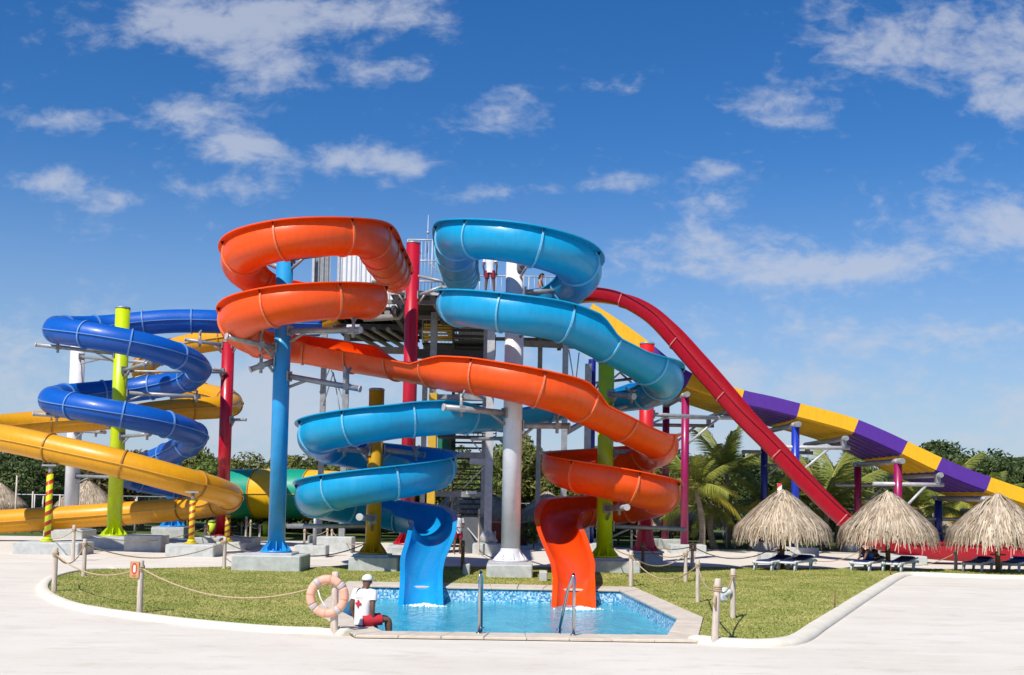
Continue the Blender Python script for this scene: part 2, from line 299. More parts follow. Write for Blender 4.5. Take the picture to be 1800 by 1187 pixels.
def kerb(name, line, w, h, side, label):
    """rounded kerb laid along a line, each stone a part"""
    root = empty(name, (line[0].x, line[0].y, 0)); tag(root, kind='structure')
    prof = [(0,-.02),(0,h*.75),(w*.12,h*.95),(w*.35,h),(w*.7,h*.92),(w*.92,h*.6),(w,h*.2),(w,-.02)]
    acc = [0]
    for i in range(1, len(line)): acc.append(acc[-1]+(line[i]-line[i-1]).length)
    ns = 1; 
    def at_(s):
        for i in range(1, len(acc)):
            if s <= acc[i] or i == len(acc)-1:
                t = (s-acc[i-1])/max(1e-6, acc[i]-acc[i-1]); p = line[i-1].lerp(line[i], t); a = line[max(i-2,0)]; b = line[min(i+1,len(line)-1)]; d = (line[i]-line[i-1]).normalized()*(1-t)*.5+(b-a).normalized()+(b-line[i-1]).normalized()*t*.5; d.normalize(); return p, Vector((d.y, -d.x))*side
    for k in range(ns):
        s0, s1 = acc[-1]*k/ns, acc[-1]*(k+1)/ns; m_ = 90; V = []; Fc = []
        for j in range(m_):
            p, nn = at_(s0+(s1-s0)*j/(m_-1)); V += [(p.x+nn.x*a, p.y+nn.y*a, b) for a, b in prof]
        q = len(prof)
        for j in range(m_-1):
            for i in range(q-1): Fc.append((j*q+i, j*q+i+1, (j+1)*q+i+1, (j+1)*q+i))
        Fc += [tuple(range(q)), tuple((m_-1)*q+i for i in range(q-1,-1,-1))]
        o = pyd('kerb_course', V, Fc, M['kerb'], root, False); o.data.polygons.foreach_set('use_smooth', [True]*(len(Fc)-2)+[False]*2)
kerb('lawn_kerb', [g2(628,1117.6), g2(618,1115.3)]+lcs, .26, .10, -1, '')
kerb('plaza_kerb', rcs, .34, .11, 1, '')

# ---- pool
pr = empty('pool_basin', (pool[0].x, pool[0].y, 0)); tag(pr, kind='structure')
def tile_mat():
    m_ = bpy.data.materials.new('blue and white mosaic tile'); m_.use_nodes = True; N = m_.node_tree.nodes; Lk = m_.node_tree.links; b = N['Principled BSDF']; b.inputs['Roughness'].default_value = .25
    tc = N.new('ShaderNodeTexCoord'); vo = N.new('ShaderNodeTexVoronoi'); vo.inputs['Scale'].default_value = 26; vo.inputs['Randomness'].default_value = .25; Lk.new(tc.outputs['Object'], vo.inputs['Vector'])
    sp = N.new('ShaderNodeSeparateColor'); Lk.new(vo.outputs['Color'], sp.inputs[0]); r = N.new('ShaderNodeValToRGB'); Lk.new(sp.outputs[0], r.inputs[0]); r.color_ramp.interpolation = 'CONSTANT'
    r.color_ramp.elements[0].color = (.06,.24,.46,1); r.color_ramp.elements[1].position = .22; r.color_ramp.elements[1].color = (.16,.44,.62,1)
    for p, c in ((.45,(.34,.58,.70)),(.68,(.66,.74,.78)),(.9,(.10,.32,.52))): e = r.color_ramp.elements.new(p); e.color = (*c, 1)
    Lk.new(r.outputs[0], b.inputs['Base Color']); return m_
M['tile'] = tile_mat()
V = []; Fc = []; n = len(pool_wall)
for p in pool_wall: V += [(p.x, p.y, POOLZ-.065), (p.x, p.y, -1.3)]
for i in range(n): j = (i+1)%n; Fc.append((2*i, 2*i+1, 2*j+1, 2*j))
Fc.append(tuple(2*i+1 for i in range(n)))
pyd('basin_wall', V, Fc, M['tile'], pr)
# coping stones, each its own slab
n = 6
for i in range(6):
    a0, a1, b0, b1 = cope_in[i], cope_in[(i+1)%6], cope_out[i], cope_out[(i+1)%6]
    L_ = (a1-a0).length; k = max(2, round(L_/.62))
    for q in range(k):
        t0, t1 = q/k+.006/L_*1.0, (q+1)/k-.006/L_; c = [a0.lerp(a1,t0), a0.lerp(a1,t1), b0.lerp(b1,t1), b0.lerp(b1,t0)]; zt = POOLZ+random.uniform(-.003,.003); ch = .012
        cen = sum(c, Vector((0,0)))/4
        V = [(p.x,p.y,POOLZ-.045) for p in c]+[(p.x,p.y,zt-ch) for p in c]+[((p+(cen-p)*.03).x,(p+(cen-p)*.03).y,zt) for p in c]
        Fc = [(0,1,5,4),(1,2,6,5),(2,3,7,6),(3,0,4,7),(4,5,9,8),(5,6,10,9),(6,7,11,10),(7,4,8,11),(8,9,10,11)]
        pyd('coping_stone', V, Fc, M['stone'], pr)
# mortar bed under the coping so no gap looks through
bed = fill('mortar_bed', offset_poly(cope_out, -.02), [offset_poly(pool, .03)], POOLZ-.028, M['conc'], pr)
# water
def water_mat():
    m_ = bpy.data.materials.new('turquoise pool water'); m_.use_nodes = True; N = m_.node_tree.nodes; Lk = m_.node_tree.links; b = N['Principled BSDF']
    b.inputs['Roughness'].default_value = .10; b.inputs['IOR'].default_value = 1.33
    tc = N.new('ShaderNodeTexCoord'); mp = N.new('ShaderNodeMapping'); mp.inputs['Scale'].default_value = (1, .55, 1); Lk.new(tc.outputs['Object'], mp.inputs[0])
    def nz(sc, det, dist=0): 
        x = N.new('ShaderNodeTexNoise'); x.inputs['Scale'].default_value = sc; x.inputs['Detail'].default_value = det; x.inputs['Distortion'].default_value = dist; Lk.new(mp.outputs[0], x.inputs['Vector']); return x.outputs['Fac']
    r = N.new('ShaderNodeValToRGB'); Lk.new(nz(1.6, 5, .6), r.inputs[0]); r.color_ramp.elements[0].position = .3; r.color_ramp.elements[1].position = .72
    r.color_ramp.elements[0].color = (.01,.30,.45,1); r.color_ramp.elements[1].color = (.07,.50,.62,1); Lk.new(r.outputs[0], b.inputs['Base Color'])
    ad = N.new('ShaderNodeMath'); ad.operation = 'ADD'; Lk.new(nz(3.2, 3, .8), ad.inputs[0]); m2 = N.new('ShaderNodeMath'); m2.operation = 'MULTIPLY'; m2.inputs[1].default_value = .45; Lk.new(nz(11, 3, .5), m2.inputs[0]); Lk.new(m2.outputs[0], ad.inputs[1])
    bp = N.new('ShaderNodeBump'); bp.inputs['Strength'].default_value = .8; bp.inputs['Distance'].default_value = .12; Lk.new(ad.outputs[0], bp.inputs['Height']); Lk.new(bp.outputs[0], b.inputs['Normal']); return m_
M['water'] = water_mat(); WZ = -0.30
tag(fill('pool_water', offset_poly(pool, .05), [], WZ, M['water']), kind='structure')

# grass blades over the lawn
def in_poly(P, poly):
    x, y = P[:,0], P[:,1]; r = np.zeros(len(P), bool); n = len(poly)
    for i in range(n):
        x0, y0 = poly[i]; x1, y1 = poly[(i+1)%n]
        c = ((y0 > y) != (y1 > y)); r ^= c & (x < (x1-x0)*(y-y0)/((y1-y0) if abs(y1-y0) > 1e-9 else 1e-9)+x0)
    return r
def grass(name, poly, n, h, m_, z, label):
    A = np.array([(p[0], p[1]) for p in poly]); lo, hi = A.min(0), A.max(0)
    P = RNG.random((int(n*2.2), 2))*(hi-lo)+lo; P = P[in_poly(P, A)][:n]; k = len(P)
    ang = RNG.random(k)*2*np.pi; hh = h*(.5+RNG.random(k)); w = .014+.012*RNG.random(k); ln = RNG.normal(0, .55, (k, 2))*hh[:,None]
    dx = np.stack([np.cos(ang)*w, np.sin(ang)*w], 1)
    V = np.zeros((k, 3, 3)); V[:,0,:2] = P-dx; V[:,1,:2] = P+dx; V[:,2,:2] = P+ln; V[:,:2,2] = z; V[:,2,2] = z+hh
    o = pyd(name, V.reshape(-1,3).tolist(), np.arange(3*k).reshape(-1,3).tolist(), m_); tag(o, label, 'grass', kind='stuff')
def leaf_mat(name, c1, c2, isl=.35, trans=.35, scale=.6):
    m_ = bpy.data.materials.new(name); m_.use_nodes = True; N = m_.node_tree.nodes; Lk = m_.node_tree.links; b = N['Principled BSDF']; b.inputs['Roughness'].default_value = .55; b.inputs['Specular IOR Level'].default_value = .3
    tc = N.new('ShaderNodeTexCoord'); nz = N.new('ShaderNodeTexNoise'); nz.inputs['Scale'].default_value = scale; nz.inputs['Detail'].default_value = 4; Lk.new(tc.outputs['Object'], nz.inputs['Vector'])
    r = N.new('ShaderNodeValToRGB'); Lk.new(nz.outputs['Fac'], r.inputs[0]); r.color_ramp.elements[0].position = .35; r.color_ramp.elements[1].position = .65; r.color_ramp.elements[0].color = (*c1,1); r.color_ramp.elements[1].color = (*c2,1)
    hs = N.new('ShaderNodeHueSaturation'); g = N.new('ShaderNodeNewGeometry'); mr = N.new('ShaderNodeMapRange'); Lk.new(g.outputs['Random Per Island'], mr.inputs[0]); mr.inputs[3].default_value = 1-isl; mr.inputs[4].default_value = 1+isl
    Lk.new(r.outputs[0], hs.inputs['Color']); Lk.new(mr.outputs[0], hs.inputs['Value']); Lk.new(hs.outputs[0], b.inputs['Base Color'])
    tr = N.new('ShaderNodeBsdfTranslucent'); Lk.new(hs.outputs[0], tr.inputs[0]); mx = N.new('ShaderNodeMixShader'); mx.inputs[0].default_value = trans
    Lk.new(b.outputs[0], mx.inputs[1]); Lk.new(tr.outputs[0], mx.inputs[2]); Lk.new(mx.outputs[0], N['Material Output'].inputs[0]); return m_
M['blade'] = leaf_mat('grass blade', (.30,.345,.07), (.53,.485,.17), .14, .25, .8)
grass('lawn_grass', lawn_poly, 240000, .024, M['blade'], .04, 'short sunlit green grass of the lawn round the splash pool')

# ------------------------------------------------------------------ slides
HI, LO, MID = 124.0, 86.0, 105.0
def spline(P, ds=0.22):
    P = np.array(P, float); n = len(P); out = []
    for i in range(n-1):
        p0 = P[i-1] if i > 0 else 2*P[i]-P[i+1]; p1, p2 = P[i], P[i+1]; p3 = P[i+2] if i+2 < n else 2*P[i+1]-P[i]
        def tj(t, a, b): return t+max(1e-4, np.linalg.norm((b-a)[:3]))**.5
        t0 = 0; t1 = tj(t0,p0,p1); t2 = tj(t1,p1,p2); t3 = tj(t2,p2,p3)
        for k in range(24):
            t = t1+(t2-t1)*k/24
            A1 = (t1-t)/(t1-t0)*p0+(t-t0)/(t1-t0)*p1; A2 = (t2-t)/(t2-t1)*p1+(t-t1)/(t2-t1)*p2; A3 = (t3-t)/(t3-t2)*p2+(t-t2)/(t3-t2)*p3
            B1 = (t2-t)/(t2-t0)*A1+(t-t0)/(t2-t0)*A2; B2 = (t3-t)/(t3-t1)*A2+(t-t1)/(t3-t1)*A3
            c = (t2-t)/(t2-t1)*B1+(t-t1)/(t2-t1)*B2
            u = (t-t1)/(t2-t1); c[3:] = p1[3:]*(1-u)+p2[3:]*u; out.append(c)
    out.append(P[-1]); out = np.array(out)
    d = np.r_[0, np.cumsum(np.linalg.norm(np.diff(out[:,:3], axis=0), axis=1))]; L = d[-1]; m = max(4, int(round(L/ds)))
    s = np.linspace(0, L, m+1); return np.stack([np.interp(s, d, out[:,j]) for j in range(out.shape[1])], 1), L
def frames(C):
    P = [Vector(c[:3]) for c in C]; fr = []
    for i, p in enumerate(P):
        t = (P[min(i+1,len(P)-1)]-P[max(i-1,0)]).normalized(); r = t.cross(Vector((0,0,1))).normalized(); u = r.cross(t).normalized(); fr.append((p, r, u, t))
    return fr
NA = 18
def flume_prof(L, R, r, t=.02, lip=.19):
    out = []; inn = []
    for k in range(NA+1):
        a = rad(-L+(L+R)*k/NA); out.append(((r+t)*math.sin(a), -(r+t)*math.cos(a))); inn.append(((r-t)*math.sin(a), -(r-t)*math.cos(a)))
    (xl, zl), (xr, zr) = out[0], out[-1]; k = lambda a: .09+(lip-.09)*min(1, max(0, (a-96)/22)); ll, lr = k(L), k(R)
    return out+[(xr+lr, zr+.0),(xr+lr, zr+.035)]+inn[::-1]+[(xl-ll, zl+.035),(xl-ll, zl)]
def box_prof(w, h, t=.03, lip=.07):
    c = .16
    o = [(-w,h),(-w,c),(-w+c*.4,c*.4),(-w+c,0),(w-c,0),(w-c*.4,c*.4),(w,c),(w,h)]
    i = [(x*(1-t/w), z+(t if z < h-.01 else 0)) for x, z in o]
    return o+[(w+lip,h),(w+lip,h+.03)]+i[::-1]+[(-w-lip,h+.03),(-w-lip,h)]
def sweep(rings, mats, name, parent, inner=None):
    q = len(rings[0]); V = [v for r in rings for v in r]; Fc = []; fm = []
    for i in range(len(rings)-1):
        for k in range(q):
            k2 = (k+1)%q; Fc.append((i*q+k, (i+1)*q+k, (i+1)*q+k2, i*q+k2)); fm.append(1 if inner and inner[0] <= k < inner[1] else 0)
    Fc.append(tuple(range(q))); fm.append(0); Fc.append(tuple((len(rings)-1)*q+k for k in range(q-1,-1,-1))); fm.append(0)
    o = pyd(name, V, Fc, mats, parent, True, fm); o.data.polygons[-1].use_smooth = False; o.data.polygons[-2].use_smooth = False
    try: o.data.set_sharp_from_angle(angle=rad(40))
    except Exception: pass
    return o
def place(fr, prof): p, r, u, t = fr; return [p+r*x+u*z for x, z in prof]
def slide_flume(name, label, pts, r, outm, inm, rimm, sec=1.75, prof_fn=None, lip=.19, secname='flume_section'):
    C, L = spline(pts); fr = frames(C); root = empty(name, (C[0][0], C[0][1], 0), label, 'water slide')
    profs = [flume_prof(c[3], c[4], c[5], lip=lip) if prof_fn is None else prof_fn(c) for c in C]
    n = len(C)-1; ns = max(1, round(L/sec)); cut = [round(n*k/ns) for k in range(ns+1)]; q = len(profs[0])
    half = (q-4)//2
    for a, b in zip(cut[:-1], cut[1:]):
        if b > a: sweep([place(fr[i], profs[i]) for i in range(a, b+1)], [outm, inm], secname, root, (half+1, q-2))
    for i in cut[1:-1]:
        p, rr, u, t = fr[i]; pr_ = profs[i][:half]
        cx = sum(x for x, z in pr_)/half; rim = []
        for k, (x, z) in enumerate(pr_):
            x0, z0 = pr_[max(k-1,0)]; x1, z1 = pr_[min(k+1,half-1)]; nx, nz = (z1-z0), -(x1-x0); l = math.hypot(nx, nz); rim.append((x+nx/l*.045, z+nz/l*.045, x-nx/l*.004, z-nz/l*.004))
        V = []; Fc = []
        for (xo, zo, xi, zi) in rim:
            for sgn in (-1, 1): V += [p+rr*xi+u*zi+t*(.025*sgn), p+rr*xo+u*zo+t*(.025*sgn)]
        for k in range(half-1):
            a = 4*k; b = a+4; Fc += [(a,a+1,b+1,b),(a+1,a+3,b+3,b+1),(a+3,a+2,b+2,b+3)]
        Fc += [(0,2,3,1),(4*half-4,4*half-3,4*half-1,4*half-2)]
        pyd('joint_flange', V, Fc, rimm, root)
    return root, fr
def slide_tube(name, label, pts, r, tm, rimm, seamm, sec=2.6, cat='water slide', alt=None, seam_w=.05):
    C, L = spline(pts, .28); fr = frames(C); root = empty(name, (C[0][0], C[0][1], 0), label, cat)
    K = 28; prof = [(r*math.sin(2*math.pi*k/K), -r*math.cos(2*math.pi*k/K)) for k in range(K)]
    n = len(C)-1; ns = max(1, round(L/sec)); cut = [round(n*k/ns) for k in range(ns+1)]
    for j, (a, b) in enumerate(zip(cut[:-1], cut[1:])):
        if b <= a: continue
        o = sweep([place(fr[i], prof) for i in range(a, b+1)], [(alt[j % len(alt)] if alt else tm)], 'tube_section', root)
        for sg in (-1, 1):
            sp = [(sg*(r-.004), -.016),(sg*(r+seam_w), -.016),(sg*(r+seam_w), .016),(sg*(r-.004), .016)]
            if sg < 0: sp = sp[::-1]
            sweep([place(fr[i], sp) for i in range(a, b+1)], [seamm], 'seam_flange', o)
    for i in cut[1:-1]:
        p, rr, u, t = fr[i]; V = []; Fc = []
        for k in range(K):
            x, z = prof[k]
            for sgn in (-1, 1): V += [p+rr*x*.995+u*z*.995+t*.028*sgn, p+rr*x*(1+.048/r)+u*z*(1+.048/r)+t*.028*sgn]
        for k in range(K): a = 4*k; b = 4*((k+1)%K); Fc += [(a,a+1,b+1,b),(a+1,a+3,b+3,b+1),(a+3,a+2,b+2,b+3)]
        pyd('joint_flange', V, Fc, rimm, root)
    return root, fr
def P5(px, py, Y, L=LO, R=LO): p = U(px, py, Y); return (p.x, p.y, p.z, L, R, .60)
def zat(px, py, Y): return U(px, py, Y).z

R0 = 0.60
# --- orange spiral
cA = U(536, 470, 34.0); rA = 1.87
zf1, zf2 = zat(540,417,cA.y-rA), zat(540,531,cA.y-rA); pit = (zf1-zf2)
def hel(c, r, ang, z, L, R): return (c.x+r*math.cos(rad(ang)), c.y+r*math.sin(rad(ang)), z, L, R, .60)
op = [P5(694,487,42.8,MID,LO), P5(687,475,40.5,HI,LO), P5(674,455,37.4,HI,LO)]
for a, k in [(-8,.23),(-45,.12),(-90,0),(-135,-.125),(-180,-.25),(-225,-.375),(-270,-.5),(-315,-.625),(-360,-.75),(-405,-.875),(-450,-1),(-495,-1.125),(-540,-1.25),(-585,-1.36)]:
    op.append(hel(cA, rA, a, zf1+pit*k, HI, LO))
op += [P5(536,606,35.9,HI,LO), P5(601,618,35.5,HI,LO), P5(640,624,35.2,HI,LO), P5(672,629,34.9,LO,LO), P5(752,642,33.6,LO,LO), P5(800,652,32.6,LO,HI), P5(850,657,32.1,LO,HI), P5(905,668,31.8,LO,HI), P5(960,682,31.9,LO,HI), P5(1000,695,32.3,LO,HI),
       P5(1040,714,32.9,LO,LO), P5(1090,738,33.6,LO,LO), P5(1135,762,34.3,LO,LO)]
cD = U(1072, 800, 35.7); rD = 1.53
for a, (px, py, L, R) in [(0,(1160,784,LO,HI)),(45,(1135,797,LO,HI)),(90,(1075,806,LO,HI)),(135,(1005,812,LO,HI)),(180,(984,818,LO,HI)),(225,(1010,829,LO,HI)),(270,(1072,844,LO,HI)),(315,(1140,860,LO,HI)),(360,(1160,870,LO,HI)),(405,(1135,882,LO,HI)),(450,(1075,890,LO,HI))]:
    y = cD.y+rD*math.sin(rad(a)); op.append(hel(cD, rD, a, zat(px,py,y), L, R))
def run_out(rows):
    """end of a flume: centre pixel column, distance, floor height, wall angles"""
    rr = lambda Y: float(np.interp(Y, [28.2, 33.0], [.46, .60])); return [(U(px, 1000, Y).x, Y, fz+rr(Y), L, R, rr(Y)) for px, Y, fz, L, R in rows]
op += [P5(1020,894,36.9,LO,HI), P5(990,899,36.0,LO,HI)] + run_out([(980,34.8,.93,LO,108),(985,33.6,.76,LO,90),(995,32.1,.54,76,76),(1002,31.0,.38,72,72),(1007,30.0,.25,68,68),(1008,29.0,.12,64,64),(1009,28.6,-.0,64,64),(1009,28.05,-.28,66,66),(1009,27.5,-.66,70,70),(1009,27.2,-.92,72,72)])
slide_flume('spiral_slide', 'bright orange open spiral slide winding from the tower down to the pool', op, R0, M['orange'], M['orange_in'], M['rim_orange'])

# --- sky blue spiral
cC = U(913, 470, 33.0); rC = 1.80
zc1, zc2 = zat(925,425,cC.y-rC), zat(915,549,cC.y-rC); pc = zc1-zc2
bp_ = [P5(812,492,43.5,LO,MID), P5(809,482,40.5,LO,HI), P5(803,462,36.6,LO,HI)]
for a, k in [(186,.24),(225,.125),(270,0),(315,-.125),(360,-.25),(405,-.375),(450,-.5),(495,-.625),(540,-.75),(585,-.875),(630,-1.0)]:
    bp_.append(hel(cC, rC, a, zc1+pc*k, LO, HI))
bp_ += [P5(985,562,31.5,LO,HI), P5(1025,578,31.8,LO,HI), P5(1062,597,32.2,LO,LO), P5(1110,622,32.8,LO,LO), P5(1145,644,33.4,LO,MID), P5(1162,662,34.4,LO,HI), P5(1160,675,35.6,LO,HI), P5(1135,685,36.5,LO,HI), P5(1100,690,36.9,LO,HI), P5(1040,696,37.0,LO,LO),
        P5(960,710,36.4,LO,LO), P5(890,722,35.5,LO,LO), P5(840,724,34.4,LO,LO), P5(780,728,33.5,HI,LO)]
cB = U(664, 800, 34.7); rB = 1.83
for a, (px, py) in [(-60,(720,733)),(-90,(661,741)),(-135,(590,755)),(-180,(560,770)),(-225,(595,786)),(-270,(664,798)),(-315,(735,808)),(-360,(768,820)),(-405,(738,834)),(-450,(660,848)),(-495,(590,862)),(-540,(558,874)),(-585,(595,884)),(-625,(650,892))]:
    y = cB.y+rB*math.sin(rad(a)); bp_.append(hel(cB, rB, a, zat(px,py,y), HI, LO))
bp_ += [P5(705,902,36.6,HI,LO), P5(744,910,35.9,HI,LO)] + run_out([(759,34.7,.95,106,LO),(758,33.3,.72,90,LO),(752,32.0,.53,76,76),(746,31.0,.38,72,72),(742,30.0,.25,68,68),(741,29.0,.12,64,64),(741,28.5,-.02,64,64),(741,27.9,-.28,66,66),(741,27.4,-.64,70,70),(741,27.1,-.9,72,72)])
slide_flume('spiral_slide', 'sky blue open spiral slide winding from the tower down to the pool', bp_, R0, M['lblue'], M['lblue_in'], M['rim_lblue'])

# --- royal blue closed tube
cG = U(222, 700, 45.0); rG = 2.72
zl1, zl2 = zat(104,578,45), zat(104,699,45); pg = zl1-zl2
db = [P5(560,572,50.5), P5(470,570,49.4), P5(385,566,48.3), P5(300,565,47.8)]
for q in range(1, 24):
    a = 90+45*q
    if a > 765: break
    db.append(hel(cG, rG, a, zl1-pg*(a-180)/360, 0, 0))
db += [P5(262,814,48.8), P5(224,826,50.2), P5(222,838,51.8), P5(262,849,52.6), P5(320,858,52.8), P5(385,870,52.8)]
slide_tube('tube_slide', 'royal blue closed tube slide coiled round the lime green post', db, .50, M['dblue'], M['rim_dblue'], M['rim_dblue'], 1.85)
# --- golden yellow closed tube
yp = [P5(600,555,51.5), P5(545,574,51.5), P5(470,588,51.5), P5(395,596,51.8), P5(310,612,53), P5(255,640,55), P5(258,662,57.5), P5(320,683,58.2), P5(385,697,56.5), P5(408,708,54), P5(390,716,51.6), P5(320,720,50.4), P5(180,736,49.2), P5(60,744,48.3), P5(-25,752,46.8), P5(-60,758,44.5), P5(-40,764,42.4), P5(20,773,41.3),
      P5(100,790,40.8), P5(210,815,40.6), P5(320,845,41.4), P5(385,864,43.0), P5(404,876,45.2), P5(385,886,47.6), P5(320,895,49.2), P5(200,904,49.8), P5(80,912,49.4), P5(-60,921,48.6), P5(-160,928,48)]
slide_tube('tube_slide', 'golden yellow closed tube slide snaking low past the striped poles', yp, .50, M['yellow'], M['rim_yellow'], M['seam_yellow'], 2.9)
# --- red drop slide
rd = [(985,528,51.6),(1020,520,51.1),(1057,521,50.5),(1095,529,49.9),(1135,551,49.2),(1166,579,48.7),(1210,628,47.9),(1253,677,47.1),(1303,735,46.3),(1350,783,45.7),(1395,832,45.2),(1441,879,44.8),(1482,917,44.5),(1520,944,44.3),(1557,958,44.2),(1600,966,44.1),(1650,971,44.0),(1720,975,44.0),(1800,979,43.9),(1920,983,43.8)]
rp_ = []
for i, (x, y, Y) in enumerate(rd):
    p = U(x, y, Y); rp_.append((p.x, p.y, p.z-.28, .52 if x < 1560 else .44 if x < 1640 else .60, .54 if x < 1600 else .60))
slide_flume('drop_slide', 'steep crimson open drop slide running out to the right behind the thatched umbrellas', rp_, .5, M['red'], M['red_in'], M['rim_red'], 3.4, prof_fn=lambda c: box_prof(c[4], c[3]+.05))
# --- multi lane racer
nb = [(1030,552),(1075,581),(1126,618),(1163,648),(1206,676),(1260,695),(1306,709),(1352,719),(1399,731),(1446,743),(1494,757),(1540,776),(1583,796),(1616,812),(1648,827),(1690,845),(1733,861),(1800,884),(1880,908)]
lat = Vector((.03,1.0,0)); Wd = 6.0
def racer():
    P = [];
    for (x, y) in nb:
        Y = 49.1-(x-1200)/600*2.6; p = U(x, y, Y); P.append((p.x, p.y, p.z, x, 0))
    C, L = spline(P, .30)
    root = empty('racer_slide', (C[0][0], C[0][1], 0), 'wide multi lane racing slide banded yellow and purple', 'water slide')
    lanes = 6; prof = [(0.0,.55),(-.05,.55),(-.05,-.02)]
    for k in range(lanes):
        a, b = Wd*k/lanes, Wd*(k+1)/lanes
        prof += [(a+.06,-.02),(a+.10,-.09),(a+.2,-.11),(b-.2,-.11),(b-.10,-.09),(b-.06,-.02)]
    prof += [(Wd+.05,-.02),(Wd+.05,.55),(Wd,.55)]
    for k in range(lanes-1, -1, -1):
        a, b = Wd*k/lanes, Wd*(k+1)/lanes
        prof += [(b-.03,.22 if k < lanes-1 else .1),(b-.08,.02),(b-.2,-.05),(a+.2,-.05),(a+.08,.02),(a+.03,.22 if k > 0 else .1)]
    cuts = [1030,1132,1212,1308,1399,1496,1586,1650,1734,1830,1881]; idx = [int(np.argmin(abs(C[:,3]-c))) for c in cuts]
    V3 = [Vector(c[:3]) for c in C]
    for j, (a, b) in enumerate(zip(idx[:-1], idx[1:])):
        rings = []
        for i in range(a, b+1):
            t = (V3[min(i+1,len(V3)-1)]-V3[max(i-1,0)]).normalized(); u = (-lat).cross(t)
            u = lat.cross(t); u = -u if u.z < 0 else u; u.normalize(); rings.append([V3[i]+lat*x+u*z for x, z in prof])
        o = sweep(rings, [M['ryellow'] if j % 2 == 0 else M['purple']], 'lane_section', root)
    # box lip at the start
    return root
racer()
# --- big two colour tube far behind
slide_tube('tube_slide', 'huge green and yellow banded raft tube lying low behind the sky blue column', [P5(404,868,60.8), P5(440,868,60.5), P5(500,868,60), P5(570,871,59.6), P5(640,876,59.5), P5(700,882,60)], 1.30, M['green'], M['rim_yellow'], M['seam_yellow'], 1.45, alt=[M['green'], M['ryellow']])

# ------------------------------------------------------------------ support columns
def footing_part(root, x, y, w, d, h, rz=0.0):
    MB().box((x, y, h/2-.02), (w, d, h+.04), rz, .03).build('footing', [M['conc']], root)
def column(name, label, px, py, Y, r, top, m_, foot=None, cap=True, flare=False, group=None, wide=1.0):
    p = U(px, py, Y); x, y = p.x, p.y; zt = top if top < 30 else zat(px+(py-top)*.022, top, Y)
    root = empty(name, (x, y, 0), label, 'column', group)
    z0 = 0.0
    if foot:
        w, d, h, ox = foot; footing_part(root, x+ox, y, w, d, h); z0 = h
        MB().box((x, y, z0+.03), (r*4.6, r*4.6, .06), 0, .01).build('base_slab', [M['galv_l'] if r > .2 else M['conc']], root); z0 += .06
    MB().cyl((x, y), r, z0, zt, 28).build('shaft', [m_], root)
    if r > .15:
        b = MB().cyl((x, y), r*1.85, z0, z0+.06, 28)
        for k in range(8):
            a = k*math.pi/4+.2; c, s_ = math.cos(a), math.sin(a); t = Vector((-s_, c, 0))*.012
            q = [Vector((x+c*r*.96, y+s_*r*.96, z0+.06)), Vector((x+c*r*1.7, y+s_*r*1.7, z0+.06)), Vector((x+c*r*1.7, y+s_*r*1.7, z0+.10)), Vector((x+c*r*.96, y+s_*r*.96, z0+.34))]
            b.add([v-t for v in q]+[v+t for v in q], [(0,1,2,3),(7,6,5,4),(0,4,5,1),(1,5,6,2),(2,6,7,3),(3,7,4,0)])
        for k in range(12):
            a = k*math.pi/6; b.cyl((x+math.cos(a)*r*1.62, y+math.sin(a)*r*1.62), .024, z0+.05, z0+.11, 6)
        b.build('base_flange', [m_], root)
        if flare: MB().tube([(x,y,z0+.05),(x,y,z0+.5*flare),(x,y,z0+.95*flare)], [r*1.55, r*1.2, r*1.01], 28, False).build('flared_skirt', [m_], root)
    if cap: MB().cyl((x, y), r*1.04, zt, zt+.05, 28).cyl((x,y), r*.9, zt+.05, zt+.075, 28).build('cap', [M['galv']], root)
    root['_x'] = x; root['_y'] = y; root['_r'] = r
    return root
def arm(col, z, end, r=.085, saddle=None, clamp=True, white_end=True, brace=False):
    """pipe arm from a column towards end (world), with collar, end cap, and a saddle post under the flume"""
    x, y, cr = col['_x'], col['_y'], col['_r']; e = Vector(end); c = Vector((x, y, z)); d = (e-c); dh = Vector((d.x, d.y, 0)).normalized(); p0 = c+dh*(cr*.96)
    o = MB().tube([p0, e], r, 12).build('support_arm', [M['galv']], col)
    if white_end:
        t = (e-p0).normalized(); MB().tube([e-t*.02, e+t*.015], r*1.18, 12).build('end_cap', [M['galv_l']], o)
    if clamp:
        MB().box((c.x+dh.x*(cr+.015), c.y+dh.y*(cr+.015), z), (.04, .28, .30), math.atan2(dh.y, dh.x)).build('mount_plate', [M['galv']], col)
        MB().tube([p0+dh*.01+Vector((0,0,-.33)), p0+(e-p0)*.28], r*.55, 8).build('brace', [M['galv']], col)
    if saddle:
        t, h = saddle; q = p0.lerp(e, t); s_ = MB().box((q.x, q.y, q.z), (.17, .17, .18), math.atan2(dh.y, dh.x)).cyl((q.x, q.y), .05, q.z-.22, q.z+h, 10)
        s_.tube([q+Vector((0,0,h*.6)), q+Vector((.22*dh.y, -.22*dh.x, h+.04))], .035, 8).tube([q+Vector((0,0,h*.6)), q+Vector((-.22*dh.y, .22*dh.x, h+.04))], .035, 8)
        s_.build('saddle', [M['galv']], col)

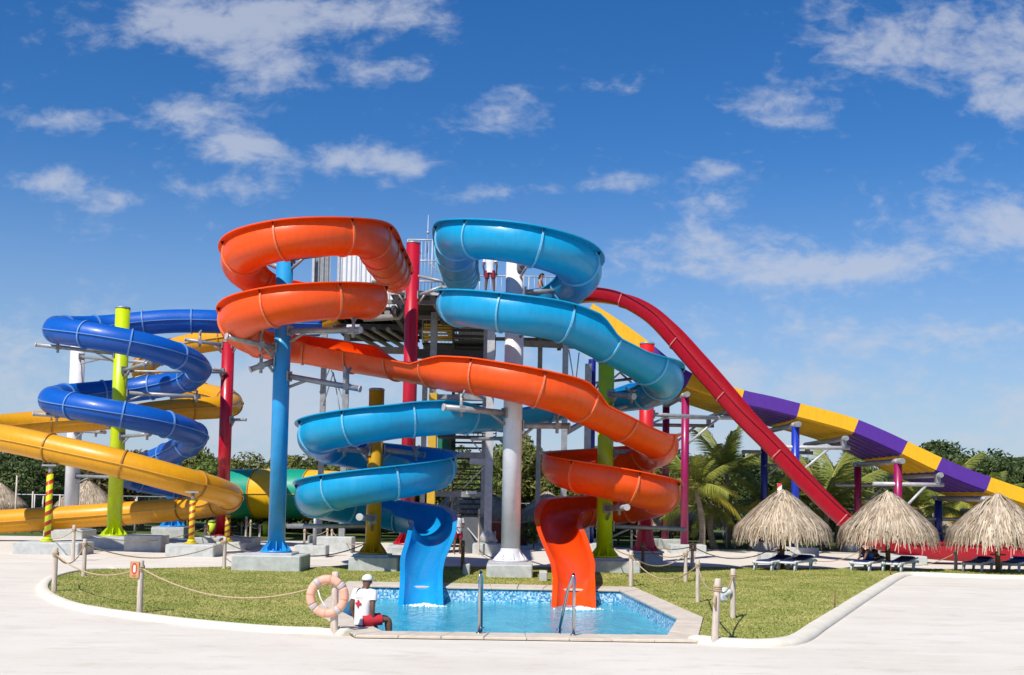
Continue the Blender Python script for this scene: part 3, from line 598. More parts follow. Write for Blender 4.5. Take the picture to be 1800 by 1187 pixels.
A_ = column('support_column', 'tall sky blue steel column inside the orange spiral', 485, 980, 34.0, .25, 437, M['c_lblue'], (2.0, 1.7, .49, -.12))
arm(A_, zat(512,662,34), U(633,684,33.2), saddle=(.82,.55)); arm(A_, zat(495,613,34), U(398,591,32.9), saddle=(.30,.5)); arm(A_, zat(510,583,34), U(634,580,32.8), saddle=(.9,.4)); arm(A_, zat(495,636,34), U(440,650,33.6), saddle=(.55,.3))
arm(A_, zat(508,455,34), U(600,443,33.2), white_end=False); arm(A_, zat(508,470,34), U(470,462,34.9), white_end=False)
B_ = column('support_column', 'mustard yellow steel column inside the lower sky blue spiral', 655, 978, 34.7, .235, 687, M['c_yellow'], (1.45, 1.5, .45, .1))
arm(B_, zat(658,793,34.7), U(595,789,34.0), saddle=(.8,.2)); arm(B_, zat(655,912,34.7), U(632,909,32.6), .09); arm(B_, zat(655,790,34.7), U(745,800,35.6), saddle=(.8,.2)); arm(B_, zat(652,925,34.7), U(505,925,35.6), .07, white_end=False, clamp=False)
C_ = column('support_column', 'thick white steel column between the two pool slides', 897, 990, 33.0, .275, 452, M['c_white'], (1.30, 1.5, .40, -.02), flare=.40)
arm(C_, zat(900,727,33), U(780,716,31.9), .09, saddle=(.72,.5)); arm(C_, zat(900,748,33), U(1000,749,33.6), saddle=(.75,.35)); arm(C_, zat(900,770,33), U(830,772,39.5), .06, white_end=False); arm(C_, zat(905,575,33), U(965,585,31.8), .07)
arm(C_, zat(906,470,33), U(965,455,31.6), .07, white_end=False); arm(C_, zat(905,512,33), U(985,512,33.8), .075)
D_ = column('support_column', 'lime green steel column inside the lower orange spiral', 1062, 978, 35.7, .25, 640, M['c_lime'], (1.9, 1.5, .42, .1))
arm(D_, zat(1068,694,35.7), U(1114,697,34.5), saddle=(.9,.2)); arm(D_, zat(1066,722,35.7), U(1115,708,36.9), .07); arm(D_, zat(1066,793,35.7), U(1128,797,36.9), saddle=(.7,.2)); arm(D_, zat(1064,894,35.7), U(1102,892,33.6), .085, saddle=(.62,.3)); arm(D_, zat(1063,925,35.7), U(1205,931,36.4), .07, white_end=False)
E_ = column('support_column', 'tall crimson steel column in front of the slide tower', 714, 962, 43.6, .27, 429, M['c_red'], (1.5, 1.5, .35, .1))
for sx in (-1, 1):
    z = zat(737, 520, 43.6); arm(E_, z, (E_['_x']+sx*1.35, 43.2, z+.35), .075, saddle=(.95,.25)); arm(E_, z+.75, (E_['_x']+sx*1.5, 43.0, z+.4), .06, clamp=False)
    MB().tube([(E_['_x']+sx*.27, 43.6, z+1.7), (E_['_x']+sx*1.5, 43.2, z+.35)], .018, 6).build('stay_rod', [M['wirec']], E_)
F_ = column('support_column', 'bright red steel column behind the lime green one', 1134, 966, 41.0, .265, 606, M['c_bred'], (1.05, 1.1, .40, .05), flare=.75)
arm(F_, zat(1140,728,41), U(1262,735,43.2), .075)
G_ = column('support_column', 'lime green steel column inside the royal blue tube coil', 200, 946, 45.0, .285, 543, M['c_lime'], (1.9, 1.9, .42, .25))
arm(G_, zat(210,622,45), U(62,606,43.4), .075, saddle=(.72,.35)); arm(G_, zat(208,738,45), U(58,728,43.6), .075, saddle=(.70,.35)); arm(G_, zat(208,768,45), U(264,763,43.6), .07, saddle=(.9,.3)); arm(G_, zat(212,652,45), U(262,638,43.6), .075, saddle=(.85,.35)); arm(G_, zat(210,690,45), U(352,698,45.5), .075, saddle=(.95,.2)); arm(G_, zat(210,652,45), U(398,655,47.2), .05, white_end=False)
H_ = column('support_column', 'white steel column standing left of the royal blue coil', 124, 925, 53.0, .33, 607, M['c_white'], (1.8, 1.8, .4, 0))
arm(H_, zat(135,628,53), U(285,640,48.3), .075, saddle=(.9,.3)); arm(H_, zat(132,758,53), U(184,760,49.6), .075, saddle=(.7,.3)); arm(H_, zat(128,837,53), U(230,840,50.5), .07)
I_ = column('support_column', 'sky blue steel column far behind the yellow tube', 303, 930, 56.0, .34, 700, M['c_lblue'], (1.6, 1.6, .45, 0))
J_ = column('support_column', 'dark red steel column left of the orange spiral', 390, 942, 47.5, .26, 603, M['c_red'], (2.4, 1.6, .40, .25))
arm(J_, zat(402,607,47.5), U(325,597,46.8), .075, saddle=(.6,.4)); arm(J_, zat(402,607,47.5), U(440,600,47.0), .075); arm(J_, zat(398,655,47.5), U(372,648,46.9), .07, white_end=False); arm(J_, zat(396,738,47.5), U(432,738,47.2), .06)

# striped poles under the yellow tube and by the umbrellas
def striped(label, px, py, Y, r, top, c1, c2, band, foot, spiral=True, neck=True):
    p = U(px, py, Y); x, y = p.x, p.y; zt = zat(px, top, Y); root = empty('striped_pole', (x, y, 0), label, 'pole'); z0 = 0
    if foot: w, d, h, ox = foot; footing_part(root, x+ox, y, w, d, h); z0 = h
    m_ = bpy.data.materials.new('spiral striped paint'); m_.use_nodes = True; N = m_.node_tree.nodes; Lk = m_.node_tree.links; b = N['Principled BSDF']; b.inputs['Roughness'].default_value = .45
    tc = N.new('ShaderNodeTexCoord'); sp = N.new('ShaderNodeSeparateXYZ'); mp = N.new('ShaderNodeMapping'); mp.inputs['Location'].default_value = (-x, -y, 0); Lk.new(tc.outputs['Object'], mp.inputs[0]); Lk.new(mp.outputs[0], sp.inputs[0])
    def mt(op, a_, b_=None):
        k = N.new('ShaderNodeMath'); k.operation = op
        for i, v in enumerate((a_, b_)):
            if v is None: continue
            if isinstance(v, (int, float)): k.inputs[i].default_value = v
            else: Lk.new(v, k.inputs[i])
        return k.outputs[0]
    ang = mt('DIVIDE', mt('ARCTAN2', sp.outputs[1], sp.outputs[0]), 2*math.pi); v = mt('SUBTRACT', mt('DIVIDE', sp.outputs[2], band), ang if spiral else 0.0)
    g = mt('GREATER_THAN', mt('FRACT', v), .42); mx = N.new('ShaderNodeMix'); mx.data_type = 'RGBA'; Lk.new(g, mx.inputs[0]); mx.inputs[6].default_value = (*c1,1); mx.inputs[7].default_value = (*c2,1); Lk.new(mx.outputs[2], b.inputs['Base Color'])
    MB().cyl((x, y), r, z0+.02, zt, 24).build('pole', [m_], root)
    mm = mat('pole base paint', c2, .45)
    MB().cyl((x, y), r*2.2, z0, z0+.05, 20).tube([(x,y,z0+.05),(x,y,z0+.16)], [r*1.7, r*1.05], 20).build('base_flange', [mm], root)
    if neck: MB().cyl((x, y), r*.6, zt, zt+.28, 14).box((x, y, zt+.30), (.5, .3, .06)).build('saddle', [M['galv']], root)
    return root
striped('red and lime spiral striped pole at the far left', 83, 952, 40.6, .115, 833, (.42,.03,.008), (.60,.66,.01), .36, (2.3, 1.5, .42, .25))
striped('red and yellow spiral striped pole under the bend of the yellow tube', 336, 958, 40.9, .105, 880, (.40,.05,.01), (.66,.50,.01), .26, (1.7, 1.5, .42, .15))
striped('yellow and brown striped pole beside the dark red column', 399, 955, 45.5, .105, 905, (.22,.07,.01), (.55,.38,.01), .24, (1.2, 1.2, .3, .3))
striped('red and white spiral striped pole rising through the left thatched umbrella', 1370, 985, 40.9, .085, 850, (.55,.03,.02), (.78,.76,.72), .42, None, True, False)

# ------------------------------------------------------------------ trestles that carry the racing slide
def trestle(label, pn, topn, pf, topf, mn, mf, Yn, ext=2.3, foot=True):
    a = U(pn, 950, Yn); b = U(pf, 940, Yn+5.7); zn = zat(pn, topn, Yn); zf = zat(pf, topf, Yn+5.7); z = max(zn, zf)
    root = empty('slide_trestle', (a.x, a.y, 0), label, 'trestle', 'trestles under the racing slide')
    zb = zn-.12
    for (p, m_, zt) in ((a, mn, zn), (b, mf, zn)):
        footing_part(root, p.x+.1, p.y, 1.5, 1.2, .38)
        post = MB().cyl((p.x, p.y), .17, .38, zt-.2, 18).build('post', [m_], root); MB().cyl((p.x, p.y), .175, zt-.2, zt-.05, 18).build('collar', [M['galv_l']], post)
    MB().tube([(a.x-.0, a.y-.55, zb), (b.x, b.y+.4, zb)], .12, 12).build('cross_beam', [M['galv']], root)
    for p, kk in ((a, 0), (b, 1)):
        q = Vector((p.x+.15, p.y, zb-.95)); e = Vector((p.x+ext, p.y, zb-.95-.0))
        MB().tube([q-Vector((1.2,0,0)), e], .085, 12).build('rail_pipe', [M['galv_l'] if kk == 0 else M['galv']], root)
        MB().tube([(p.x+.1, p.y, zb-2.1), (p.x+ext*.62, p.y, zb-.98)], .055, 10).build('brace', [M['galv_l']], root)
        MB().box((e.x-.25, e.y, zb-.72), (.2, .2, .36)).build('clamp', [M['galv']], root)
    MB().tube([(a.x+ext-.25, a.y-.4, zb-.55), (b.x+ext-.25, b.y+.4, zb-.55)], .11, 12).build('cross_beam', [M['galv']], root)
    MB().tube([(a.x, a.y, zb-1.6), (b.x, b.y, zb-1.6)], .06, 10).build('tie_pipe', [M['galv']], root)
trestle('tall magenta posted trestle under the racing slide beside the palm trees', 1203, 690, 1169, 700, M['c_mag'], M['c_mag'], 48.9)
trestle('blue posted trestle under the purple band above the left thatched umbrella', 1398, 742, 1343, 790, M['c_blue'], M['c_navy'], 48.2)
trestle('short magenta posted trestle above the middle thatched umbrella', 1579, 806, 1508, 806, M['c_mag'], M['c_mag'], 47.4, 1.9)
trestle('low navy posted trestle above the right thatched umbrella', 1733, 872, 1650, 868, M['c_navy'], M['c_navy'], 46.8, 1.5)
nt_ = empty('slide_trestle', (U(1038,950,50).x, 50, 0), 'twin navy posts with a truss left of the lime green column', 'trestle', 'trestles under the racing slide')
for px, Y, m_ in ((1037,50,M['c_navy']),(1055,52.5,M['c_blue'])):
    p = U(px, 940, Y); MB().cyl((p.x, p.y), .165, .3, zat(px+5, 632, Y), 18).build('post', [m_], nt_); footing_part(nt_, p.x, p.y, 1.1, 1.1, .34)
for py in (668, 688): MB().tube([U(1028,py+8,49.6), U(1110,py-2,53)], .07, 10).build('truss_pipe', [M['galv']], nt_)
MB().tube([U(1040,700,50), U(1060,660,51.5)], .05, 8).build('brace', [M['galv']], nt_)
MB().tube([U(1075,668,52), U(1090,655,52.6), U(1118,680,53)], .05, 8).build('brace', [M['galv_l']], nt_)

# ------------------------------------------------------------------ slide tower
tw = empty('slide_tower', (-2, 46, 0), 'grey steel slide tower with stairs, dark decks and white railings', 'tower')
ZP = 10.25
M['deck'] = mat('dark timber deck', (0.035, 0.03, 0.027), rough=.8, var=.3, scale=5, stretch=(1, 8, 1)); M['pipeg'] = mat('dull grey pipe', (0.25, 0.23, 0.20), rough=.6, metal=.2, var=.2)
M['corr'] = mat('white corrugated sheet', (0.70, 0.71, 0.72), rough=.5, var=.06); M['yplank'] = mat('yellow painted plank', (0.62, 0.38, 0.03), .55); M['greenp'] = mat('green canvas', (0.01, 0.16, 0.10), .7)
def part(name, m_, fn, parent=tw): b = MB(); fn(b); return b.build(name, [m_], parent)
# planked top deck: near part and the wide rear part; each plank its own board
def deck(name, x0, x1, y0, y1, z, th=.07, wpl=.62):
    k = max(1, round((y1-y0)/wpl))
    for i in range(k):
        a = y0+(y1-y0)*i/k+.012; b = y0+(y1-y0)*(i+1)/k-.012; part(name, M['deck'], lambda q: q.box(((x0+x1)/2, (a+b)/2, z-th/2), (x1-x0, b-a, th)))
deck('deck_plank', -4.9, 2.4, 44.0, 48.0, ZP); deck('deck_plank', -8.0, 2.4, 48.03, 54.6, ZP)
for x in (-7.8,-6.6,-5.4,-4.6,-3.2,-1.8,-.4,1.0,2.2):
    y0 = 48.1 if x < -4.9 else 44.1; part('joist', M['pipeg'], lambda q: q.tube([(x, y0, ZP-.22), (x+.15, 54.5, ZP-.22)], .13, 10))
for y in (44.25, 48.1, 51.5, 54.4): part('girder', M['pipeg'], lambda q: q.add(*beam((-8.1 if y > 47 else -5.0, y, ZP-.42), (2.5, y, ZP-.42), .18, .16)))
part('fascia', M['galv_l'], lambda q: q.add(*beam((-4.9,43.95,ZP-.1), (2.45,43.95,ZP-.1), .06, .16)))
part('drain_pipe', M['pipeg'], lambda q: q.tube([U(708,505,45),U(710,545,45),U(702,557,45),U(640,560,45.5)], .13, 12)); part('pipe_end', M['galv_l'], lambda q: q.tube([U(610,579,44.5),U(633,579,44.5)], .19, 14))
for a, b, h_ in ((U(600,614,53),U(722,617,52),.3),(U(730,622,48),U(870,626,48),.4),(U(915,604,48),U(1010,608,48),.24)): part('lower_girder', M['dark'] if h_ > .35 else M['pipeg'], lambda q: q.add(*beam(a,b,.24,h_)))
# dark lower deck on the left, with pipes slung under it
zq = zat(665, 598, 54.4); deck('deck_plank', U(612,598,54.4).x, U(738,598,54.4).x, 49.5, 54.5, zq)
for k in range(4): x = U(640+k*24,598,52).x; part('slung_pipe', M['pipeg'], lambda q: q.tube([(x-.5, 49.3, zq-.2), (x+.3, 55.2, zq-.25)], .10, 10))
part('deck_edge', M['dark'], lambda q: q.add(*beam((U(612,598,49.4).x-.3,49.4,zq-.08),(U(738,598,49.4).x,49.4,zq-.08),.08,.22)))
for x_ in (-4.7, 2.2): part('edge_girder', M['dark'], lambda q: q.add(*beam((x_, 44.1, ZP-.75), (x_, 54.5, ZP-.75), .18, .34)))
# lower landing with yellow plank rail
zl = zat(800, 603, 48)
deck('deck_plank', U(742,600,48).x, U(868,600,48).x, 48.05, 53.0, zl)
for k in range(6): z = zl+.12+k*.125; part('rail_plank', M['yplank'], lambda q: q.box((U(773,580,48.0).x, 47.95, z), (1.35, .04, .085)))
def railing(x0, y0, x1, y1, z, h=1.1, bars=.14, m_=None, mids=(.5,)):
    m_ = m_ or M['galv_l']; L = math.hypot(x1-x0, y1-y0); k = max(1, int(L/bars)); a, b = Vector((x0,y0,z)), Vector((x1,y1,z)); up = Vector((0,0,1))
    o = part('railing', m_, lambda q: [q.tube([a+up*h, b+up*h], .028, 8), q.tube([a+up*.1, b+up*.1], .02, 8)])
    for i in range(k+1):
        p = a.lerp(b, i/k); r_ = .026 if i % 9 == 0 or i == k else .010; pyd_o = MB().tube([p, p+up*h], r_, 6); pyd_o.build('baluster', [m_], o)
railing(U(742,600,48).x, 48.1, U(868,600,48).x, 48.1, zl, 1.0, .16)
railing(U(790,600,48).x, 52.5, U(868,600,48).x, 52.5, zl, 1.0, .16)
part('bench', M['white'], lambda q: q.box((U(835,590,50).x, 50, zl+.45), (1.5,.5,.08)).box((U(835,590,50).x, 50.3, zl+.75), (1.5,.06,.5)))
part('canvas', M['greenp'], lambda q: q.box((U(810,565,49).x, 49, zl+1.0), (1.6,.5,.12)))
# upper railings
railing(-4.9, 44.1, U(712,500,44.1).x, 44.1, ZP, 1.05, .2); railing(U(840,500,44.1).x, 46.4, 2.4, 46.4, ZP, 1.1, .22); railing(2.4, 44.3, 2.4, 52, ZP, 1.1, .25)
xa, xb = U(716,460,45.5).x, U(778,460,45.5).x
for z in (12.6, 11.75, 10.9): part('cage_rail', M['galv_l'], lambda q: q.tube([(xa,45.5,z),(xb,45.5,z)], .03, 8).tube([(xb,45.5,z),(xb,47.5,z)], .03, 8))
for k in range(11): x = xa+(xb-xa)*k/10; part('cage_bar', M['galv_l'], lambda q: q.tube([(x,45.5,ZP),(x,45.5,12.6)], .028 if k in (0, 10, 7) else .012, 6))
part('lightning_rod', M['galv_l'], lambda q: q.tube([(U(752,420,47).x,47,12.4),(U(752,420,47).x,47,zat(752,378,47))], [.03,.012], 6).cyl((U(752,420,47).x,47), .05, 13.2, 13.3, 8))
# white corrugated hut on the left of the deck: each sheet its own panel
hx0, hx1 = U(598,470,49).x, U(700,470,49).x; hz0, hz1 = ZP, zat(640,446,49)
def corr(x0, x1, y, z0, z1, m_):
    n = max(6, int((x1-x0)/.05)); V = []; Fc = []
    for i in range(n+1):
        x = x0+(x1-x0)*i/n; d = .03*(1 if (i//2) % 2 else -1); V += [(x, y+d, z0), (x, y+d, z1)]
    for i in range(n): Fc.append((2*i, 2*i+2, 2*i+3, 2*i+1))
    return pyd('corrugated_panel', V, Fc, m_, tw)
k = 3
for i in range(k): corr(hx0+(hx1-hx0)*i/k+.01, hx0+(hx1-hx0)*(i+1)/k-.01, 49, hz0, hz1, M['corr'])
corr(U(551,470,49.6).x, U(581,470,49.6).x, 49.6, hz0, zat(560,449,49.6), M['galv']); part('hut_post', M['galv_l'], lambda q: q.box((U(551,470,49.4).x, 49.4, (hz0+hz1)/2), (.1,.1,hz1-hz0)).box((hx0-.06, 48.95, (hz0+hz1)/2), (.1,.1,hz1-hz0)))
part('hut_wall', M['corr'], lambda q: q.box((hx0+.05, 51, (hz0+hz1)/2), (.06, 3.8, hz1-hz0)))
# legs
for px, Y, w, top in ((562,53,.24,ZP-.3),(602,51.5,.26,ZP-.3),(742,54.2,.24,ZP-.3),(990,47.5,.24,ZP-.3),(1031,49.5,.28,zat(1033,640,49.5)),(945,54.2,.22,ZP-.3)):
    p = U(px, 900, Y); l = part('leg', M['galv'], lambda q: q.box((p.x, p.y, (top+.3)/2), (w, w, top-.3))); part('footing', M['conc'], lambda q: q.box((p.x, p.y, .15), (.9,.9,.34), 0, .03))
p = U(857, 950, 45.2); part('leg', M['galv_l'], lambda q: q.box((p.x, p.y, (.5+ZP-.3)/2), (.30,.30,ZP-.8)).add(*beam((p.x-.35,p.y,.45),(p.x+.35,p.y,.45),.6,.06)))
part('base_bracket', M['galv_l'], lambda q: q.tube([(p.x,p.y,.5),(p.x,p.y,.95)],[.42,.16],4)); part('footing', M['conc'], lambda q: q.box((p.x, p.y, .2), (1.15,1.0,.46), 0, .03))
p2 = U(847, 950, 46.4); part('leg', M['galv'], lambda q: q.box((p2.x, p2.y, (.3+ZP-.3)/2), (.16,.16,ZP-.6)))
part('leg', M['galv'], lambda q: q.box((U(756,900,46.5).x, 46.5, ZP/2-.2), (.26,.26,ZP-.5)))
part('leg', M['yplank'], lambda q: q.box((U(758,880,45.8).x, 45.8, 3.2), (.34,.34,6.4)))
# horizontal frames and diagonal ties
for z in (2.35, 3.95, 6.3): part('frame_beam', M['galv'], lambda q: q.add(*beam((U(757,800,46.5).x,46.4,z),(p2.x+.1,46.4,z),.18,.22)))
part('frame_beam', M['galv_l'], lambda q: q.add(*beam(U(826,811,45.3), U(868,813,45.3), .3, .24)))
for a, b in ((U(853,966,45.2),U(815,920,46.4)),(U(850,800,45.3),U(815,757,46.4)),(U(815,858,46.4),U(852,820,45.3)),(U(600,600,51.5),U(562,690,53)),(U(562,600,53),U(602,700,51.5)),(U(586,655,52),U(566,720,53)),(U(586,655,52),U(598,725,51.5)),(U(1000,615,47.5),U(1012,690,48)),(U(1018,620,48),U(1010,690,48))):
    part('tie_rod', M['galv_l'], lambda q: q.tube([a, b], .026, 8))
part('tie_beam', M['galv'], lambda q: q.add(*beam(U(520,585,46),U(612,581,46),.14,.2)).add(*beam(U(992,762,47.5),U(1030,740,49.5),.16,.2)))
# switchback stairs, each tread a board
sx0, sx1 = U(790,850,47).x, U(852,850,47).x; midx = (sx0+sx1)/2
def flight(x0, x1, ya, yb, za, zb):
    n = 11
    for i in range(n):
        t = (i+.5)/n; part('tread', M['dark'], lambda q: q.box(((x0+x1)/2, ya+(yb-ya)*t, za+(zb-za)*(i+1)/n), (x1-x0, .29, .07)))
    for x in (x0, x1): part('stringer', M['dark'], lambda q: q.add(*beam((x, ya, za+.05), (x, yb, zb+.05), .06, .22)))
    for x in (x0, x1):
        o = part('handrail', M['dark'], lambda q: q.tube([(x, ya, za+1.0), (x, yb, zb+1.0)], .028, 8).tube([(x, ya, za+.55), (x, yb, zb+.55)], .018, 8))
        for i in range(0, n+1, 2): t = i/n; q_ = MB().tube([(x, ya+(yb-ya)*t, za+(zb-za)*t), (x, ya+(yb-ya)*t, za+(zb-za)*t+1.0)], .014, 6); q_.build('baluster', [M['dark']], o)
zs = [0.02, 2.35, 4.7, 7.05, 9.4]
for i in range(4):
    fwd = i % 2 == 0; ya, yb = (46.8, 49.8) if fwd else (49.8, 46.8)
    flight(sx0, sx1, ya, yb, zs[i], zs[i+1]); yl = (49.8, 51.2) if fwd else (45.6, 46.8)
    part('landing', M['dark'], lambda q: q.box((midx, sum(yl)/2, zs[i+1]-.04), (sx1-sx0+.9, yl[1]-yl[0], .09)))
    railing(sx0-.45, yl[0] if not fwd else yl[1], sx1+.45, yl[0] if not fwd else yl[1], zs[i+1], 1.0, .18, M['dark'])
part('panel', mat('grey stair panel', (.10,.115,.13), .7), lambda q: q.box((U(832,950,46.0).x, 46.2, .72), (1.0, .08, 1.42)))
part('canvas', M['greenp'], lambda q: q.box((U(785,780,47.5).x, 47.5, zat(785,780,47.5)), (.75,.06,1.7)))
part('stair_sign', M['wprint'], lambda q: q.box((U(829,866,45.7).x, 45.55, zat(829,866,45.6)), (.42,.03,.12)))

# ------------------------------------------------------------------ trees
M['leaf_olive'] = leaf_mat('olive scrub leaves', (.11,.13,.03), (.23,.24,.06), .40, .30, .5)
M['leaf_green'] = leaf_mat('bright green leaves', (.085,.14,.025), (.19,.25,.05), .40, .32, .5)
M['leaf_dark'] = leaf_mat('dark evergreen leaves', (.05,.085,.024), (.125,.165,.05), .40, .25, .5)
M['leaf_dry'] = leaf_mat('dusty brown green leaves', (.10,.075,.04), (.17,.15,.05), .40, .25, .6)
M['bark'] = mat('grey brown bark', (.16,.12,.09), .9, var=.3, scale=4, bump=.4, bscale=15, spec=.1)
def crown_mesh(name, seed, rx, rz, zc, n, leaf, m_, flat=1.0):
    g = np.random.default_rng(seed); nb_ = 26
    d = g.normal(size=(nb_,3)); d /= np.linalg.norm(d, axis=1)[:,None]; d *= (g.random((nb_,1))**.45)
    bc = d*np.array([rx*.78, rx*.78, rz*.80]); br = (.26+.30*g.random(nb_))*min(rx, rz)
    i = g.integers(0, nb_, n); v = g.normal(size=(n,3)); v /= np.linalg.norm(v, axis=1)[:,None]
    P = bc[i]+v*br[i][:,None]*(.55+.55*g.random((n,1))**.6)*np.array([1.1,1.1,.85*flat]); P[:,2] += zc
    N_ = v+g.normal(size=(n,3))*.75+np.array([0,0,.35]); N_ /= np.linalg.norm(N_, axis=1)[:,None]
    a = g.normal(size=(n,3)); t = a-N_*(a*N_).sum(1)[:,None]; t /= np.linalg.norm(t, axis=1)[:,None]; b = np.cross(N_, t)
    s = leaf*(.55+.9*g.random((n,1))); V = np.stack([P-t*s, P-b*s*.42+N_*s*.08, P+t*s, P+b*s*.42+N_*s*.08], 1)
    keep = V[:,:,2].min(1) > .05; V = V[keep]; k = len(V)
    me = bpy.data.meshes.new(name); me.from_pydata(V.reshape(-1,3).tolist(), [], np.arange(4*k).reshape(-1,4).tolist()); me.materials.append(m_); return me
def trunk_mesh(seed, h, r, spread):
    g = random.Random(seed); b = MB(); top = Vector((g.uniform(-.3,.3), g.uniform(-.3,.3), h*.55)); b.tube([(0,0,-.1),(top.x*.4,top.y*.4,h*.25),top], [r, r*.8, r*.55], 8)
    for k in range(6):
        a = k*1.05+g.uniform(-.3,.3); e = top+Vector((math.cos(a)*spread*g.uniform(.5,.9), math.sin(a)*spread*g.uniform(.5,.9), h*g.uniform(.15,.36))); s = top*g.uniform(.55,1); b.tube([s, s.lerp(e,.5)+Vector((0,0,.1)), e], [r*.42, r*.28, r*.1], 6)
    me = bpy.data.meshes.new('trunk'); me.from_pydata(b.V, [], b.F); me.polygons.foreach_set('use_smooth', [True]*len(b.F)); me.materials.append(M['bark']); return me
PROT = {}
for kind, (m_, rx, rz, zc, n, leaf, fl) in {'olive':(M['leaf_olive'],2.3,2.3,2.7,12000,.150,1.0),'olive2':(M['leaf_olive'],2.6,2.0,2.5,12000,.150,1.0),'green':(M['leaf_green'],2.4,2.3,2.7,12000,.150,1.0),'dark':(M['leaf_dark'],2.7,2.4,3.2,13000,.155,.8),'dark2':(M['leaf_dark'],2.4,2.6,3.2,13000,.150,.8),'dry':(M['leaf_dry'],2.2,2.3,2.6,11000,.145,1.0)}.items():
    PROT[kind] = (crown_mesh('crown', hash(kind) % 9973 if False else sum(map(ord, kind)), rx, rz, zc, n, leaf, m_, fl), trunk_mesh(len(kind)+3, 4.2, .16, rx))
def tree(name, label, kind, x, y, sc, rz, group=None, zs=1.0):
    r = empty(name, (x, y, 0), label, 'tree', group); c, t = PROT[kind]
    for nm, me in (('crown', c), ('trunk', t)):
        o = bpy.data.objects.new(nm, me); COL.objects.link(o); o.parent = r
    r.rotation_euler.z = rz; r.scale = (sc, sc, sc*zs); return r
g = random.Random(11)
tops = [(-60,788),(60,790),(200,800),(340,800),(430,802),(560,803),(660,812),(860,803),(930,800),(1000,812),(1160,806),(1240,800),(1330,806),(1420,812),(1500,815),(1600,812),(1680,794),(1760,796),(1860,798)]
def top_at(px): return float(np.interp(px, [t[0] for t in tops], [t[1] for t in tops]))
HGT = {k: max(v.co.z for v in me[0].vertices)*.95 for k, me in PROT.items()}
def zone(px):
    if px < 330: return ['dark','dry','dark2','olive','dark'], 'scrubby tree behind the left thatched huts', 'trees of the left thicket'
    if px < 760: return ['olive','olive2','green','olive'], 'scrub tree beyond the banded raft tube', 'trees beyond the raft tube'
    if px < 1160: return ['green','olive','olive2','green'], 'leafy tree behind the stair tower', 'trees behind the tower'
    if px < 1560: return ['green','olive','dark','olive2','dark2'], 'bushy tree behind the palms', 'trees behind the palms'
    return ['dark','dark2','dark'], 'dark evergreen behind the racing slide end', 'dark evergreens on the right'
ORD = 'first second third fourth fifth sixth seventh eighth ninth tenth eleventh twelfth'.split()
for row, (Y0, step, dz) in enumerate(((65, 62, 16), (69.5, 70, 2), (75, 66, -4))):
    px = -70+row*23; cnt = {}
    while px < 1880:
        Y = Y0+g.uniform(-1.3,1.3); x = U(px, 870, Y).x; ks, lab, grp = zone(px); kind = g.choice(ks)
        zt = zat(px, top_at(px)+dz+g.uniform(-9, 12), Y); s = max(.55, zt/HGT[kind]); cnt[grp] = cnt.get(grp, -1)+1
        tree('scrub_tree', lab+', '+ORD[min(11, cnt[grp])]+' from left in the '+('front', 'middle', 'back')[row]+' row', kind, x, Y, s*g.uniform(.9,1.1), g.uniform(0, 6.28), grp, 1.0); px += step*g.uniform(.8,1.2)
tree('slender_tree', 'thin sparse tree poking above the scrub right of the white column', 'olive', U(938,870,66).x, 66, 1.05, 1.0, None, 1.22)
tree('round_bush', 'round dark green bush beside the bright red column', 'dark', U(1087,930,57).x, 57, .40, .5); tree('round_bush', 'low dark bush in front of the maroon wall', 'dark', U(938,950,50.5).x, 50.5, .22, 2.5)

# ------------------------------------------------------------------ palms
M['palm'] = leaf_mat('palm leaflets', (.19,.25,.04), (.34,.36,.07), .30, .40, .8); M['palm_y'] = leaf_mat('yellowing palm leaflets', (.46,.42,.05), (.58,.48,.07), .25, .40, .8); M['rachis'] = mat('palm stalk', (.42,.36,.10), .6)
M['ptrunk'] = mat('ringed palm trunk', (.30,.25,.19), .9, var=.35, scale=3, stretch=(.6,.6,6), bump=.5, bscale=8, spec=.1)
def frond_mesh(L, droop, m_, seed):
    g_ = random.Random(seed); b = MB(); pts = []
    for i in range(15):
        t = i/14; pts.append(Vector((L*t*(1-.12*droop*t), 0, -droop*L*.55*t**2.2)))
    b.tube(pts, [.035*(1-.8*i/14) for i in range(15)], 5); b.mi = 1
    for i in range(46):
        t = .14+.85*i/45; k = t*14; j = min(13, int(k)); p = pts[j].lerp(pts[j+1], k-j); tg = (pts[j+1]-pts[j]).normalized(); ll = L*.34*math.sin(math.pi*(.12+.80*t))**.7*g_.uniform(.85,1.1)
        for sd in (-1, 1):
            d = (Vector((0, sd, 0))*.95+tg*(.35+.9*t)+Vector((0,0,-.25-.25*g_.random()))).normalized(); m1 = p+d*ll*.55; e = p+d*ll+Vector((0,0,-.28*ll)); w = tg*.026
            b.add([p-w, p+w, m1+w*.9, m1-w*.9, e], [(0,1,2,3),(3,2,4)])
    me = bpy.data.meshes.new('frond'); me.from_pydata(b.V, [], b.F); me.materials.append(M['rachis']); me.materials.append(m_); me.polygons.foreach_set('material_index', b.M); return me
FR = [frond_mesh(2.5,.35,M['palm'],1), frond_mesh(2.7,.75,M['palm'],2), frond_mesh(2.3,1.1,M['palm'],3), frond_mesh(2.4,.9,M['palm_y'],4)]
